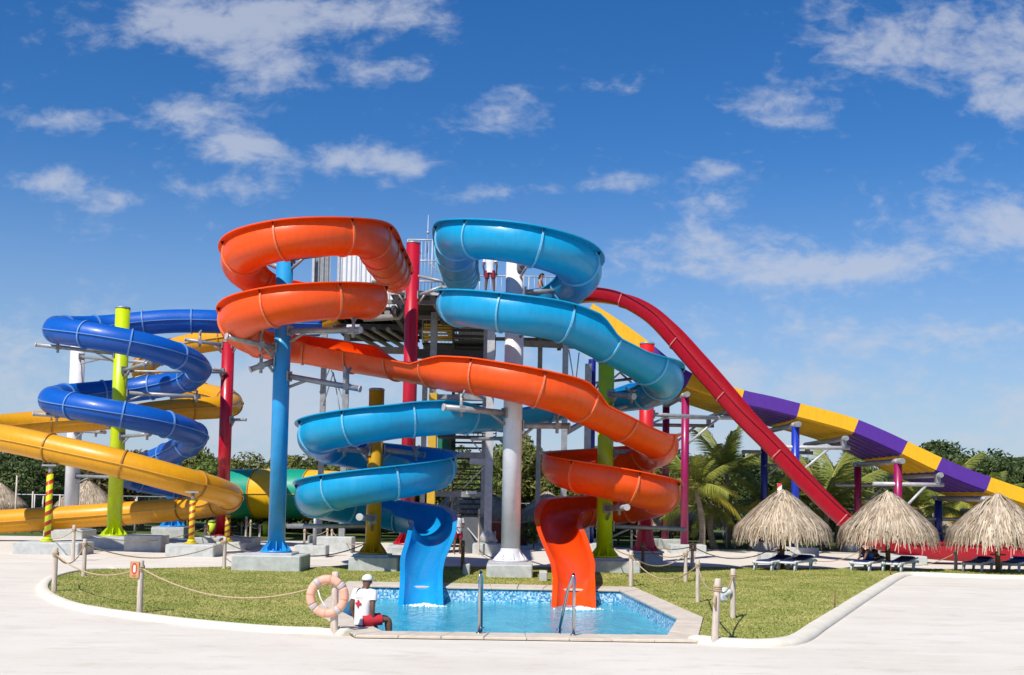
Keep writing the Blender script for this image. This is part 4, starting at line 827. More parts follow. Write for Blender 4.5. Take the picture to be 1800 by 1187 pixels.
def palm(label, px, by, Y, cy_px, cpx, seed, n=15, sc=1.0, up=.0, r=.15):
    b = U(px, by, Y); c = U(cpx, cy_px, Y); g_ = random.Random(seed); root = empty('palm_tree', (b.x, b.y, 0), label, 'palm tree', 'palms by the racing slide')
    pts = []; rs = []
    for i in range(9):
        t = i/8; pts.append((b.x+(c.x-b.x)*t+.18*math.sin(t*3.1)*(1 if seed % 2 else -1), b.y, c.z*t-.05)); rs.append(r*(1.35-.35*min(1, t*4)-.25*t)*(1.05 if i % 2 else .96))
    MB().tube(pts, rs, 10).build('trunk', [M['ptrunk']], root)
    for k in range(n):
        a = k*2.4+g_.uniform(-.3,.3); el = (up+.95-.95*(k/n)*1.5)+g_.uniform(-.15,.15); me = FR[0] if el > .55 else FR[3] if g_.random() < .22 else FR[1] if el > 0 else FR[2]
        o = bpy.data.objects.new('frond', me); COL.objects.link(o); o.parent = root; o.location = (c.x-b.x, 0, c.z); o.rotation_euler = (g_.uniform(-.3,.3), -el, a); s = sc*g_.uniform(.85,1.12); o.scale = (s, s, s)
palm('tall leaning palm tree beside the magenta post', 1232, 972, 50.5, 858, 1222, 1, 15, .95, .25)
palm('shorter palm tree just right of the leaning palm', 1257, 966, 53.5, 893, 1254, 2, 14, .8, .1)
palm('palm tree with upright fronds above the scrub right of the magenta post', 1278, 950, 57, 830, 1276, 3, 11, 1.0, .55, .13)
palm('palm with arching fronds left of the left thatched umbrella tip', 1352, 955, 55, 886, 1352, 4, 13, 1.0, .2)
palm('palm with yellow fronds seen right of the crimson drop slide', 1442, 955, 55.5, 885, 1448, 5, 14, 1.1, .3)
palm('palm with yellow fronds under the purple band of the racing slide', 1478, 950, 58, 868, 1480, 6, 13, 1.1, .3)
palm('palm with upright fronds between the middle and right thatched umbrellas', 1618, 955, 54.5, 895, 1616, 7, 12, .95, .5)
palm('palm behind the navy post of the low trestle', 1662, 955, 58, 862, 1658, 9, 13, 1.0, .1)
palm('palm low behind the right thatched umbrella tip', 1712, 955, 57.5, 880, 1716, 10, 14, .9, .1)

# ------------------------------------------------------------------ thatched umbrellas
M['thatch'] = mat('sun bleached thatch', (.36,.275,.185), .95, col2=(.54,.45,.34), scale=3, island=.45, spec=.1); M['thatch_d'] = mat('inner thatch', (.28,.19,.10), .95, var=.2, spec=.1)
def thatch_mesh(R, z0, z1, n, seed):
    g_ = np.random.default_rng(seed); b = MB(); prof = lambda t: (R*(t**.86), z1+(z0-z1)*(t**1.05))     # t 0 apex .. 1 eave
    K = 28; rings = [[(prof(t)[0]*.97*math.cos(2*math.pi*k/K), prof(t)[0]*.97*math.sin(2*math.pi*k/K), prof(t)[1]-.03) for k in range(K)] for t in (.01,.2,.4,.6,.8,.96)]
    V = [v for r_ in rings for v in r_]; Fc = [(i*K+k, (i+1)*K+k, (i+1)*K+(k+1)%K, i*K+(k+1)%K) for i in range(5) for k in range(K)]
    base = (V, Fc); V2 = []; F2 = []
    for i in range(n):
        t0 = float(g_.random()**.62)*.93; a = float(g_.random()*2*math.pi); L = .28+.40*float(g_.random()); w = .012+.016*float(g_.random()); da = float(g_.normal(0,.10)); lift = .01+.12*float(g_.random())**2; dr = .05+.10*float(g_.random()); pv = []
        for s in range(4):
            u = s/3; t = t0+L*u/(R*1.25); rr, zz = prof(min(t, 1.0)); over = max(0, t-1.0)
            rr += lift*u*.6+over*R*.35; zz += lift*(1-u*.4)-over*R*1.6-dr*u*u*.35; an = a+da*u/(max(rr,.25)); pv.append((rr, zz, an))
        m0 = len(V2)
        for s, (rr, zz, an) in enumerate(pv):
            ww = w*(1-.55*s/3); c, sn = math.cos(an), math.sin(an); V2 += [(rr*c-sn*ww, rr*sn+c*ww, zz), (rr*c+sn*ww, rr*sn-c*ww, zz)]
        for s in range(3): F2.append((m0+2*s, m0+2*s+1, m0+2*s+3, m0+2*s+2))
    me = bpy.data.meshes.new('thatch'); o = len(V); me.from_pydata(V+V2, [], Fc+[tuple(i+o for i in f) for f in F2]); me.materials.append(M['thatch']); me.materials.append(M['thatch_d']); me.polygons.foreach_set('material_index', [1]*len(Fc)+[0]*len(F2)); return me
TH = [thatch_mesh(1.56, 1.36, 2.64, 5600, 3), thatch_mesh(1.56, 1.36, 2.64, 5600, 8)]
def palapa(label, x, y, th, rz, sc=1.0, zs=1.0):
    r = empty('thatched_umbrella', (x, y, 0), label, 'umbrella', 'thatched umbrellas')
    o = bpy.data.objects.new('thatch', TH[th]); COL.objects.link(o); o.parent = r; o['kind'] = 'stuff'
    b = MB(); b.tube([(0,0,-.1),(.01,.01,1.2),(0,0,2.5)], [.085,.08,.06], 10); b.build('pole', [M['bwood']], r).matrix_parent_inverse = Matrix.Identity(4)
    b = MB()
    for k in range(8):
        a = k*math.pi/4; b2 = MB().tube([(0,0,2.5),(math.cos(a)*1.35,math.sin(a)*1.35,1.46)], .03, 6); q = b2.build('rafter', [M['bwood']], r); q.matrix_parent_inverse = Matrix.Identity(4)
    q = MB().cyl((0,0), .26, .62, .66, 16).build('drinks_shelf', [M['bwood']], r); q.matrix_parent_inverse = Matrix.Identity(4)
    r.rotation_euler.z = rz; r.scale = (sc, sc, zs)
def ux(px, Y): return U(px, 960, Y).x
palapa('large thatched umbrella at the left of the row of three, over loungers', ux(1375,39), 39, 0, .3)
palapa('large thatched umbrella in the middle of the row of three, over loungers', ux(1561,39), 39, 1, 1.2)
palapa('large thatched umbrella at the right edge of the picture, over loungers', ux(1754,38.6), 38.6, 0, 2.6)
for px, Y, lab, s in ((152,59.5,'small thatched umbrella behind the left white column',1.0),(-6,60,'small thatched umbrella cut by the left edge of the picture',.95),(962,60.5,'thatched umbrella peeking out left behind the lower orange spiral',.95),(858,60.5,'thatched umbrella behind the stair tower leg',.95),(1162,58,'thatched umbrella behind the magenta trestle posts',.9),(1240,59.5,'thatched umbrella hidden in the shade behind the palm trunks',.85),(1652,57,'thatched umbrella between the middle and right large ones, farther back',.62),(806,60.2,'thatched umbrella seen through the open stairs',.95)):
    palapa(lab, U(px,900,Y).x, Y, 0 if px % 2 else 1, px*.37, s, s)

# ------------------------------------------------------------------ loungers
M['lframe'] = mat('grey white resin', (.66,.70,.69), .45, var=.06); M['navy'] = mat('navy cushion', (.012,.02,.11), .85, var=.2, scale=8, bump=.2)
def lounger(label, x, y, rz, back=.12):
    r = empty('sun_lounger', (x, y, 0), label, 'sun lounger', 'sun loungers under the thatched umbrellas')
    def add(nm, b, m_, par=None): o = b.build(nm, [m_], par or r); o.matrix_parent_inverse = Matrix.Identity(4); return o
    b = MB()
    for s in (-.31, .31): b.tube([(-.98,s,.30),(-.9,s,.33),(.15,s,.33),(.95,s,.33),(1.0,s,.31)], .042, 8)
    b.tube([(-.98,-.31,.30),(-.98,.31,.30)], .03, 8); b.tube([(1.0,-.31,.31),(1.0,.31,.31)], .03, 8); add('frame', b, M['lframe'])
    for sx in (-.75, .6):
        for s in (-.29, .29): add('leg', MB().tube([(sx-.12,s,.33),(sx-.20,s*1.03,.02),(sx-.10,s*1.03,.02),(sx+.10,s,.33)], .032, 8), M['lframe'])
    for k in range(9): x_ = -.88+k*.115; add('slat', MB().box((x_,0,.335), (.09,.58,.022)), M['lframe'])
    br = MB(); c, sn = math.cos(back), math.sin(back)
    for s in (-.30, .30): br.tube([(.15,s,.345),(.15+.86*c,s,.345+.86*sn)], .024, 8)
    o = add('backrest', br, M['lframe'])
    for k in range(7): d = .06+k*.12; q = MB().add(*beam((.15+d*c,-.29,.35+d*sn),(.15+d*c,.29,.35+d*sn),.09,.02)).build('slat', [M['lframe']], o)
    V = []; n = 12
    def zc(x_): return .352 if x_ < .15 else .352+(x_-.15)*math.tan(back)
    cu = MB()
    xs = [-.93+i*(1.9/n) for i in range(n+1)]; V = []
    for x_ in xs:
        z = zc(x_); V += [(x_,-.22,z),(x_,-.225,z+.022),(x_,-.20,z+.038),(x_,.20,z+.038),(x_,.225,z+.022),(x_,.22,z)]
    Fc = [(i*6+k, i*6+(k+1)%6, (i+1)*6+(k+1)%6, (i+1)*6+k) for i in range(n) for k in range(6)]+[tuple(range(5,-1,-1)), tuple(n*6+k for k in range(6))]
    cu.add(V, Fc); add('cushion', cu, M['navy']); add('pillow', MB().box((.74,0,zc(.74)+.06), (.28,.40,.05), 0, .025), M['navy'])
    r.rotation_euler.z = rz; return r
def gx(px, py): p = G(px, py); return p.x, p.y
lp = [(1362,1004,.95,'empty navy cushioned lounger left of the pole under the left thatched umbrella'),(1402,1004,.95,'empty navy cushioned lounger right of the pole under the left thatched umbrella'),
      (1530,1005,.95,'navy cushioned lounger with a person lying on it under the middle thatched umbrella'),(1585,1006,.95,'empty navy cushioned lounger under the right side of the middle thatched umbrella'),
      (1724,1006,.95,'empty navy cushioned lounger left of the pole under the right thatched umbrella'),(1788,1006,.95,'navy cushioned lounger cut by the right edge of the picture')]
LPOS = []
for px, py, rz, lab in lp: x, y = gx(px, py); lounger(lab, x, y+.15, rz); LPOS.append((x, y+.15, rz))
for px, py, w, lab in ((1352,988,.75,'low pale concrete block behind the left lounger pair'),(1394,990,1.5,'low pale concrete slab beside the striped pole base'),(1592,993,1.4,'low pale concrete slab behind the middle thatched umbrella')):
    x, y = gx(px, py); o = MB().box((x, y, .16), (w, .7, .36), 0, .03).build('concrete_block', [M['conc']]); tag(o, lab, 'block')

# ------------------------------------------------------------------ rope fence
POSTS = {}
def post(key, label, px, by, ty, r=.055, m_=None, sign=None, lean=(0, 0)):
    b = G(px, by, .03); h = U(px, ty, b.y).z; root = empty('rope_post', (b.x, b.y, 0), label, 'post', 'wooden rope fence posts')
    rg = random.Random(int(px*7+by)); n = 10
    V = []; Fc = []
    for i, t in enumerate((0,.3,.6,.9,.985,1.0)):
        rr = r*(1.08-.14*t)*(.80 if t == 1.0 else 1)
        for k in range(n): a = 2*math.pi*k/n; q = rr*(1+.05*math.sin(k*2.1+px)); V.append((b.x+lean[0]*t+q*math.cos(a), b.y+lean[1]*t+q*math.sin(a), -.03+(h+.03)*t))
    for i in range(5):
        for k in range(n): Fc.append((i*n+k, i*n+(k+1)%n, (i+1)*n+(k+1)%n, (i+1)*n+k))
    Fc.append(tuple(5*n+k for k in range(n))); pyd('timber', V, Fc, m_ or M['wood'], root, True)
    top = Vector((b.x+lean[0]*.86, b.y+lean[1]*.86, h*.86)); POSTS[key] = top
    kn = MB()
    for dz in (-.03, .0, .03): kn.tube([top+Vector((r*1.12*math.cos(a), r*1.12*math.sin(a), dz+.01*math.sin(a))) for a in np.linspace(0, 6.3, 14)], .013, 6)
    kk = kn.build('rope_knot', [M['rope']], root); kk['kind'] = 'stuff'
    if sign:
        sx, w, hh, front = sign; c = Vector((b.x+sx, b.y-r-.012, h-hh/2-.02))
        p = MB().box(c, (w, .022, hh), 0, .004).build('plaque', [M['plaque']], root); V = []; Fc = []
        for k in range(20): a = 2*math.pi*k/20; V += [(c.x+.30*w*math.cos(a), c.y-.013, c.z+.05*hh+.36*hh*math.sin(a)), (c.x+.20*w*math.cos(a), c.y-.013, c.z+.05*hh+.28*hh*math.sin(a))]
        Fc = [(2*k, 2*k+1, 2*((k+1)%20)+1, 2*((k+1)%20)) for k in range(20)]; pyd('ring_print', V, Fc, M['rprint'], p)
        MB().box((c.x, c.y-.0125, c.z+.05*hh), (.22*w,.002,.42*hh)).build('white_print', [M['wprint']], p); MB().box((c.x, c.y-.0125, c.z-.40*hh), (.5*w,.002,.05*hh)).build('bar_print', [M['rprint']], p)
    return root
post('a','pale wooden post at the left tip of the lawn',95,1041,963); post('b','pale wooden post just behind the left tip of the lawn',147,1014,947); post('c','wooden post with an orange sign on the left lawn',245,1079,985,sign=(-.10,.17,.30,1))
post('d','pale wooden post in front of the lime green column',128,985,923); post('e','pale wooden post left of the sky blue column',394,1001,944); post('f','pale wooden post holding the life ring',587,1112,1005,r=.06)
post('g','thick pale wooden post right of the orange slide run-out',1109,1032,968); post('h','pale wooden post left of the sign at the path',1205,1024,966); post('i','pale twin stake post on the right lawn behind the bag',1226,1060,983,r=.045)
post('j','wooden post with a plastic bag tied to it',1288,1088,1000); post('k','leaning pale wooden post nearest the camera on the right lawn',1256,1130,1017,r=.06,lean=(.05,0))
post('l','brown wooden post in front of the bright red column footing',1130,1000,953,m_=M['bwood']); post('m','short post with an orange sign by the palm trunk',1217,1000,954,sign=(0,.24,.26,1)); post('n','thin pale post behind the lime green column',1110,964,932)
post('o','pale wooden post in front of the crimson slide run-out at right',1680,1001,967,r=.06); post('p','post with a round orange sign behind the middle loungers',1520,990,959,sign=(0,.24,.24,1)); post('q','post with a small red sign beside the yellow striped pole',360,960,922,sign=(.10,.15,.3,1))
for key, px, by, ty in (('r1',432,950,908),('r2',440,944,914),('r3',456,950,922),('r4',425,938,918),('s1',535,955,930),('s2',575,954,928),('s3',583,955,930),('s4',552,957,934)): post(key, 'thin fence stake far behind the sky blue column, '+{'r1':'tallest on its left','r2':'inner one of the left cluster','r3':'nearest left of it','r4':'leftmost of all','s1':'first to its right','s2':'third to its right','s3':'farthest to its right','s4':'second to its right'}[key], px, by, ty, r=.05)
post('t','dark wooden post right of the blue slide run-out',813,1003,950,m_=M['bwood']); post('u','tall thin bamboo pole by the grey stair panel',841,975,894,r=.035); post('v','pale timber stub beside the tower footing',869,968,934,r=.05); post('w','thin green stake before the palms',1277,961,920,r=.04)
for px, by, ty, lab in ((1467,1076,1040,'thin brown stick standing in the right lawn'),(1565,1013,996,'short thin stick at the corner of the right lawn')):
    b = G(px, by); h = U(px, ty, b.y).z; o = MB().tube([(b.x,b.y,-.02),(b.x+.01,b.y,h*.6),(b.x+.02,b.y,h)], [.018,.017,.012], 6).build('stick', [M['bwood']]); tag(o, lab, 'stick')
ROPE_N = [0]
def rope(label, p, q, sag, r=.016, m_=None):
    p = POSTS[p] if isinstance(p, str) else Vector(p); q = POSTS[q] if isinstance(q, str) else Vector(q); pts = [p.lerp(q, i/18)-Vector((0,0,sag*4*(i/18)*(1-i/18))) for i in range(19)]
    o = MB().tube(pts, r, 7).build('rope', [m_ or M['rope']]); tag(o, label, 'rope', 'ropes of the fence')
rope('rope sagging from the lawn tip post to the orange sign post', 'a', 'c', .28); rope('long rope sagging from the orange sign post to the life ring post', 'c', 'f', .42); rope('short deep rope loop between the two posts at the lawn tip', 'a', 'b', .34)
rope('rope from the lawn tip across the path to the post by the sky blue column', 'b', 'e', .42); rope('rope from the post by the lime column to the left striped pole', 'd', U(86,946,40.6), .12); rope('rope from the post by the lime column towards the small red sign', 'd', 'q', .45)
rope('rope from the post left of the sky blue column behind its footing', 'e', U(500,972,36), .18); rope('dark rope dipping from the sky blue column to the mustard column', U(500,972,35.5), U(650,952,36.5), .25, .018, M['drope']); rope('rope from the small red sign post to the post by the sky blue column', 'q', 'e', .2)
rope('rope from the thick post to the path post', 'g', 'h', .30); rope('low rope from the thick post across the lawn', 'g', 'i', .45); rope('rope from the lime green column to the thick post', U(1072,958,36), 'g', .05); rope('rope from the twin stake post to the leaning post', 'i', 'k', .22); rope('rope from the bag post to the leaning post', 'j', 'k', .18)
rope('rope from the path post up to the small orange sign', 'h', 'm', .02); rope('long rope from the small orange sign to the striped pole', 'm', U(1369,958,41), .45); rope('rope from the striped pole to the round orange sign', U(1372,958,41), 'p', .55); rope('rope from the round orange sign to the post before the run-out', 'p', 'o', .55)
rope('rope from the thin post past the bright red column', 'n', 'm', .35); rope('rope between the brown post and the path post', 'l', 'h', .2); rope('dark rope from the tower footing to the white column', U(841,965,45), U(885,980,37), .15, .018, M['drope'])
rope('far rope between stakes left of the sky blue column', 'r1', 'r3', .2); rope('far rope between the crossed stakes left of the sky blue column', 'r2', 'r4', .2); rope('far rope between stakes right of the sky blue column', 's1', 's2', .2); rope('pale rope from the far stakes towards the mustard column', 's3', U(645,952,37), .3)
rope('rope tail hanging from the small orange sign', U(1212,972,42), U(1222,972,42), .5)
# rope tails on the leaning post
b = POSTS['k']; o = MB().tube([b+Vector((-.05,-.07,-.12)), b+Vector((-.07,-.09,-.2)), b+Vector((-.05,-.09,-.32))], [.022,.03,.015], 7).build('rope_tail', [M['rope']]); tag(o, 'knotted rope end hanging on the leaning post', 'rope', 'ropes of the fence')

# ------------------------------------------------------------------ life ring, bag, handrails, splash
M['ring'] = mat('sun faded orange ring', (.80,.42,.30), .6, var=.08, scale=3); M['band'] = mat('faded grey band', (.50,.45,.43), .6); M['ring2'] = mat('pinkish ring cover', (.80,.34,.22), .6)
def life_ring():
    f = POSTS['f']; c = U(576, 1048, f.y-.05); rt = empty('life_ring', (c.x, c.y, c.z), 'faded orange life ring with grey bands hanging on a post', 'life ring'); R, r = .285, .072
    def seg(a0, a1, rr, nm, m_):
        n = max(3, int((a1-a0)/.14)); V = []; Fc = []; K = 14
        for i in range(n+1):
            a = a0+(a1-a0)*i/n
            for k in range(K): b_ = 2*math.pi*k/K; d = R+rr*math.cos(b_); V.append((c.x+d*math.cos(a), c.y+rr*.85*math.sin(b_)-.02, c.z+d*math.sin(a)))
        for i in range(n):
            for k in range(K): Fc.append((i*K+k, i*K+(k+1)%K, (i+1)*K+(k+1)%K, (i+1)*K+k))
        Fc += [tuple(range(K-1,-1,-1)), tuple(n*K+k for k in range(K))]; pyd(nm, V, Fc, m_, rt, True)
    cuts = [.35+k*math.pi/2+.3 for k in range(5)]
    for k in range(4):
        seg(cuts[k]+.14, cuts[k+1]-.14, r, 'ring_body', M['ring']); seg(cuts[k]-.14, cuts[k]+.14, r*1.05, 'ring_band', M['band'])
        mid = (cuts[k]+cuts[k+1])/2; seg(mid-.06, mid+.06, r*1.03, 'rope_loop', M['ring2'])
    MB().tube([(c.x-.16,c.y-.03,c.z+.10),(c.x-.12,c.y-.04,c.z-.02),(c.x-.05,c.y-.04,c.z-.14),(c.x+.02,c.y-.03,c.z-.20)], .012, 6).build('grab_line', [M['wprint']], rt)
life_ring()
def lump(name, c, r, seed, m_, label, cat, sq=(1,1,1), kind=None, amp=.3):
    bm = bmesh.new(); bmesh.ops.create_icosphere(bm, subdivisions=3, radius=1); g_ = np.random.default_rng(seed); k = g_.normal(size=(6,3))*2.2; ph = g_.random(6)*6
    for v in bm.verts:
        d = 1+amp*sum(math.sin(v.co.dot(Vector(k[i]))+ph[i]) for i in range(6))/3; v.co = Vector((v.co.x*sq[0]*d*r, v.co.y*sq[1]*d*r, v.co.z*sq[2]*d*r))+Vector(c)
    me = bpy.data.meshes.new(name); bm.to_mesh(me); bm.free(); me.polygons.foreach_set('use_smooth', [True]*len(me.polygons)); o = link(name, me, None, [m_]); tag(o, label, cat, None, kind); return o
lump('plastic_bag', U(1275,1046,POSTS['j'].y-.03), .10, 4, mat('crumpled pale blue plastic', (.50,.56,.62), .3, col2=(.72,.74,.76), scale=14, bump=.6, bscale=18), 'crumpled pale blue plastic bag tied to a post', 'bag', (1.0,.7,1.15), None, .45)
def rail(label, pts, cat='handrail'):
    r = empty('pool_handrail', pts[0], label, cat); 
    MB().tube(pts, .026, 12).build('rail_tube', [M['steel']], r); 
    for p in (pts[0], pts[-1]): MB().cyl((p[0],p[1]), .055, POOLZ, POOLZ+.02, 16).build('floor_flange', [M['steel']], r)
a = G(842,1114,POOLZ); ht = U(842,1006,a.y).z
rail('upright steel handrail standing alone on the front pool edge', [a+Vector((0,0,0)), Vector((a.x,a.y,ht-.06)), Vector((a.x+.01,a.y+.05,ht)), Vector((a.x+.02,a.y+.5,ht-.12)), Vector((a.x+.02,a.y+.72,.1)), Vector((a.x+.02,a.y+.75,WZ-.3))])
a = G(1008,1117,POOLZ); ht = U(1009,1010,a.y).z
rail('bent steel handrail beside the orange slide exit on the front pool edge', [a, Vector((a.x,a.y,ht-.06)), Vector((a.x-.01,a.y+.04,ht)), Vector((a.x-.09,a.y+.32,ht-.30)), Vector((a.x-.20,a.y+.62,.12)), Vector((a.x-.21,a.y+.66,WZ-.3))])
M['foam'] = mat('white water foam', (.80,.84,.86), .6, var=.05, scale=20, bump=.8, bscale=30)
def splash(label, px, py, w, seed):
    g_ = random.Random(seed); c = G(px, py, WZ); bm = bmesh.new()
    for i in range(170):
        a = g_.uniform(0, 6.28); d = abs(g_.gauss(0, .45)); x = c.x+w*d*math.cos(a); y = c.y+.28*d*math.sin(a); s = g_.uniform(.02,.085)*max(.25, 1-d*.6)
        mt_ = Matrix.Translation((x, y, WZ+s*.3)) @ Matrix.Diagonal((s*g_.uniform(.8,1.8), s, s*g_.uniform(.4,1.0), 1)); bmesh.ops.create_icosphere(bm, subdivisions=1, radius=1, matrix=mt_)
    me = bpy.data.meshes.new('water_splash'); bm.to_mesh(me); bm.free(); me.polygons.foreach_set('use_smooth', [True]*len(me.polygons)); o = link('water_splash', me, None, [M['foam']]); tag(o, label, 'splash', None, 'stuff')
splash('white foam where the sky blue slide meets the water', 747, 1066, .6, 3); splash('white foam where the orange slide meets the water', 1020, 1072, .6, 5)

# ------------------------------------------------------------------ things at the back
M['maroon'] = mat('maroon wall paint', (.16,.02,.02), .7, var=.15); M['maroon_l'] = mat('maroon coping', (.40,.14,.11), .7)
w_ = empty('garden_wall', (U(870,960,55).x,55,0), 'low maroon wall behind the white column', 'wall'); x0, x1 = U(866,940,55).x, U(1000,940,55).x
MB().box(((x0+x1)/2, 55, .5), (x1-x0, .25, 1.0)).build('wall_body', [M['maroon']], w_); MB().box(((x0+x1)/2, 55, 1.03), (x1-x0+.06, .34, .07)).build('wall_cap', [M['maroon_l']], w_)
M['mesh'] = mat('dark green fence wire', (.03,.05,.04), .6)
def fence(label, pa, pb, step):
    a, b = Vector((U(pa[0],900,pa[1]).x, pa[1], 0)), Vector((U(pb[0],900,pb[1]).x, pb[1], 0)); L = (b-a).length; n = max(1, round(L/step)); r = empty('wire_fence', a, label, 'fence', 'wire fences at the back'); up = Vector((0,0,1)); h = 1.9
    for i in range(n+1): p = a.lerp(b, i/n); MB().tube([p, p+up*h], .035, 8).build('post', [M['galv_l']], r)
    MB().tube([a+up*h, b+up*h], .03, 8).build('top_rail', [M['galv_l']], r)
    m_ = MB(); k = int(L/.16); d = (b-a)/L
    for i in range(-int(h/.16), k):
        for sg in (1, -1):
            s0 = i*.16; s1 = s0+h; z0, z1 = (0, h) if sg > 0 else (h, 0)
            if s0 < 0: z0 += (z1-z0)*(-s0/h); s0 = 0
            if s1 > L: z1 = z0+(z1-z0)*((L-s0)/max(1e-6, s1-s0)); s1 = L
            if s1 > s0: V, Fc = beam(a+d*s0+up*z0, a+d*s1+up*z1, .008, .008); m_.add(V, Fc)
    o = m_.build('wire_mesh', [M['mesh']], r); o['kind'] = 'stuff'
fence('wire fence behind the left thatched huts', (-120,62.5), (330,62.5), 3.0); fence('wire fence behind the palms at right', (1180,61.2), (1640,61.0), 3.0); fence('wire fence behind the maroon wall', (840,60.5), (1120,60.8), 3.0)
g = random.Random(4)
for i, (px, by, ty, Y) in enumerate(((28,905,836,57),(57,905,864,57.5),(75,905,872,58),(102,905,869,57.5),(214,905,863,57),(238,905,877,57.5))):
    b = U(px, by, Y); h = U(px, ty, Y).z; o = MB().tube([(b.x,b.y,0),(b.x+g.uniform(-.06,.06),b.y,h*.5),(b.x+g.uniform(-.05,.1),b.y,h)], [.06,.05,.04], 7).build('rough_stake', [M['wood']]); tag(o, ORD[i]+' from left of the crooked pale stakes before the left wire fence', 'stake', 'stakes at the far left')
M['lime'] = mat('fluorescent lime plastic', (.60,.72,.02), .5)
for px, Y, lab in ((372,60,'small lime yellow bin left of the dark red column base'),(468,60,'small lime yellow bin just left of the sky blue column'),(600,60,'small lime yellow bin right of the far stakes')):
    x = U(px,935,Y).x; r = empty('litter_bin', (x,Y,0), lab, 'bin'); MB().tube([(x,Y,0),(x,Y,.62)], [.17,.21], 14).build('bin_body', [M['lime']], r); MB().tube([(x,Y,.62),(x,Y,.72),(x,Y,.76)], [.22,.16,.04], 14).build('lid', [mat('bin lid', (.25,.32,.08), .6)], r)
for px, py, Y, dx, dy, dz, lab in ((548,975,41.5,1.15,.8,.42,'pale concrete footing block behind the sky blue column'),(590,966,45,1.4,1.0,.6,'grey concrete footing block near the far stakes'),(258,955,43.3,1.4,1.0,.62,'grey concrete footing block right of the left lime column'),(820,1005,33.2,.2,.5,.35,'small pale concrete kerb block right of the blue slide'),(955,1015,31.5,.22,.6,.3,'small pale concrete block left of the orange slide')):
    x = U(px,py,Y).x; o = MB().box((x,Y,dz/2-.01), (dx,dy,dz+.02), 0, .025).build('concrete_block', [M['conc']]); tag(o, lab, 'block')
x = U(553,955,41.5).x; o = MB().cyl((x,41.5), .07, .4, 1.65, 12).box((x,41.5,1.7),(.5,.12,.1)).build('steel_stub', [M['galv']]); tag(o, 'grey steel stub standing on the pale block behind the sky blue column', 'stub')

# ------------------------------------------------------------------ people
M['skin_d'] = mat('dark brown skin', (.15,.072,.045), .5, var=.15); M['skin_m'] = mat('tan skin', (.42,.22,.14), .5, var=.08); M['shirt'] = mat('white cotton', (.76,.76,.78), .85, var=.05, scale=8, bump=.15, bscale=14); M['shorts'] = mat('red shorts fabric', (.48,.015,.03), .8, var=.15, scale=8, bump=.15, bscale=14)
M['dshorts'] = mat('dark red shorts fabric', (.26,.01,.03), .8); M['hair'] = mat('black hair', (.012,.010,.010), .5); M['bluecl'] = mat('blue swimwear', (.01,.10,.45), .7); M['capw'] = mat('white cap', (.78,.78,.80), .8)
def skinned(name, V, E, R, m_, parent, root=0, sub=2):
    me = bpy.data.meshes.new(name); me.from_pydata([tuple(v) for v in V], E, []); o = link(name, me, parent, [m_])
    md = o.modifiers.new('skin', 'SKIN'); md.use_smooth_shade = True; md.branch_smoothing = .4
    if not me.skin_vertices: me.skin_vertices.new() if hasattr(me.skin_vertices, 'new') else None
    for i, r in enumerate(R):
        d = me.skin_vertices[0].data[i]; d.radius = (r, r) if not isinstance(r, tuple) else r; d.use_root = (i == root)
    sb = o.modifiers.new('sub', 'SUBSURF'); sb.levels = sub; sb.render_levels = sub
    return o
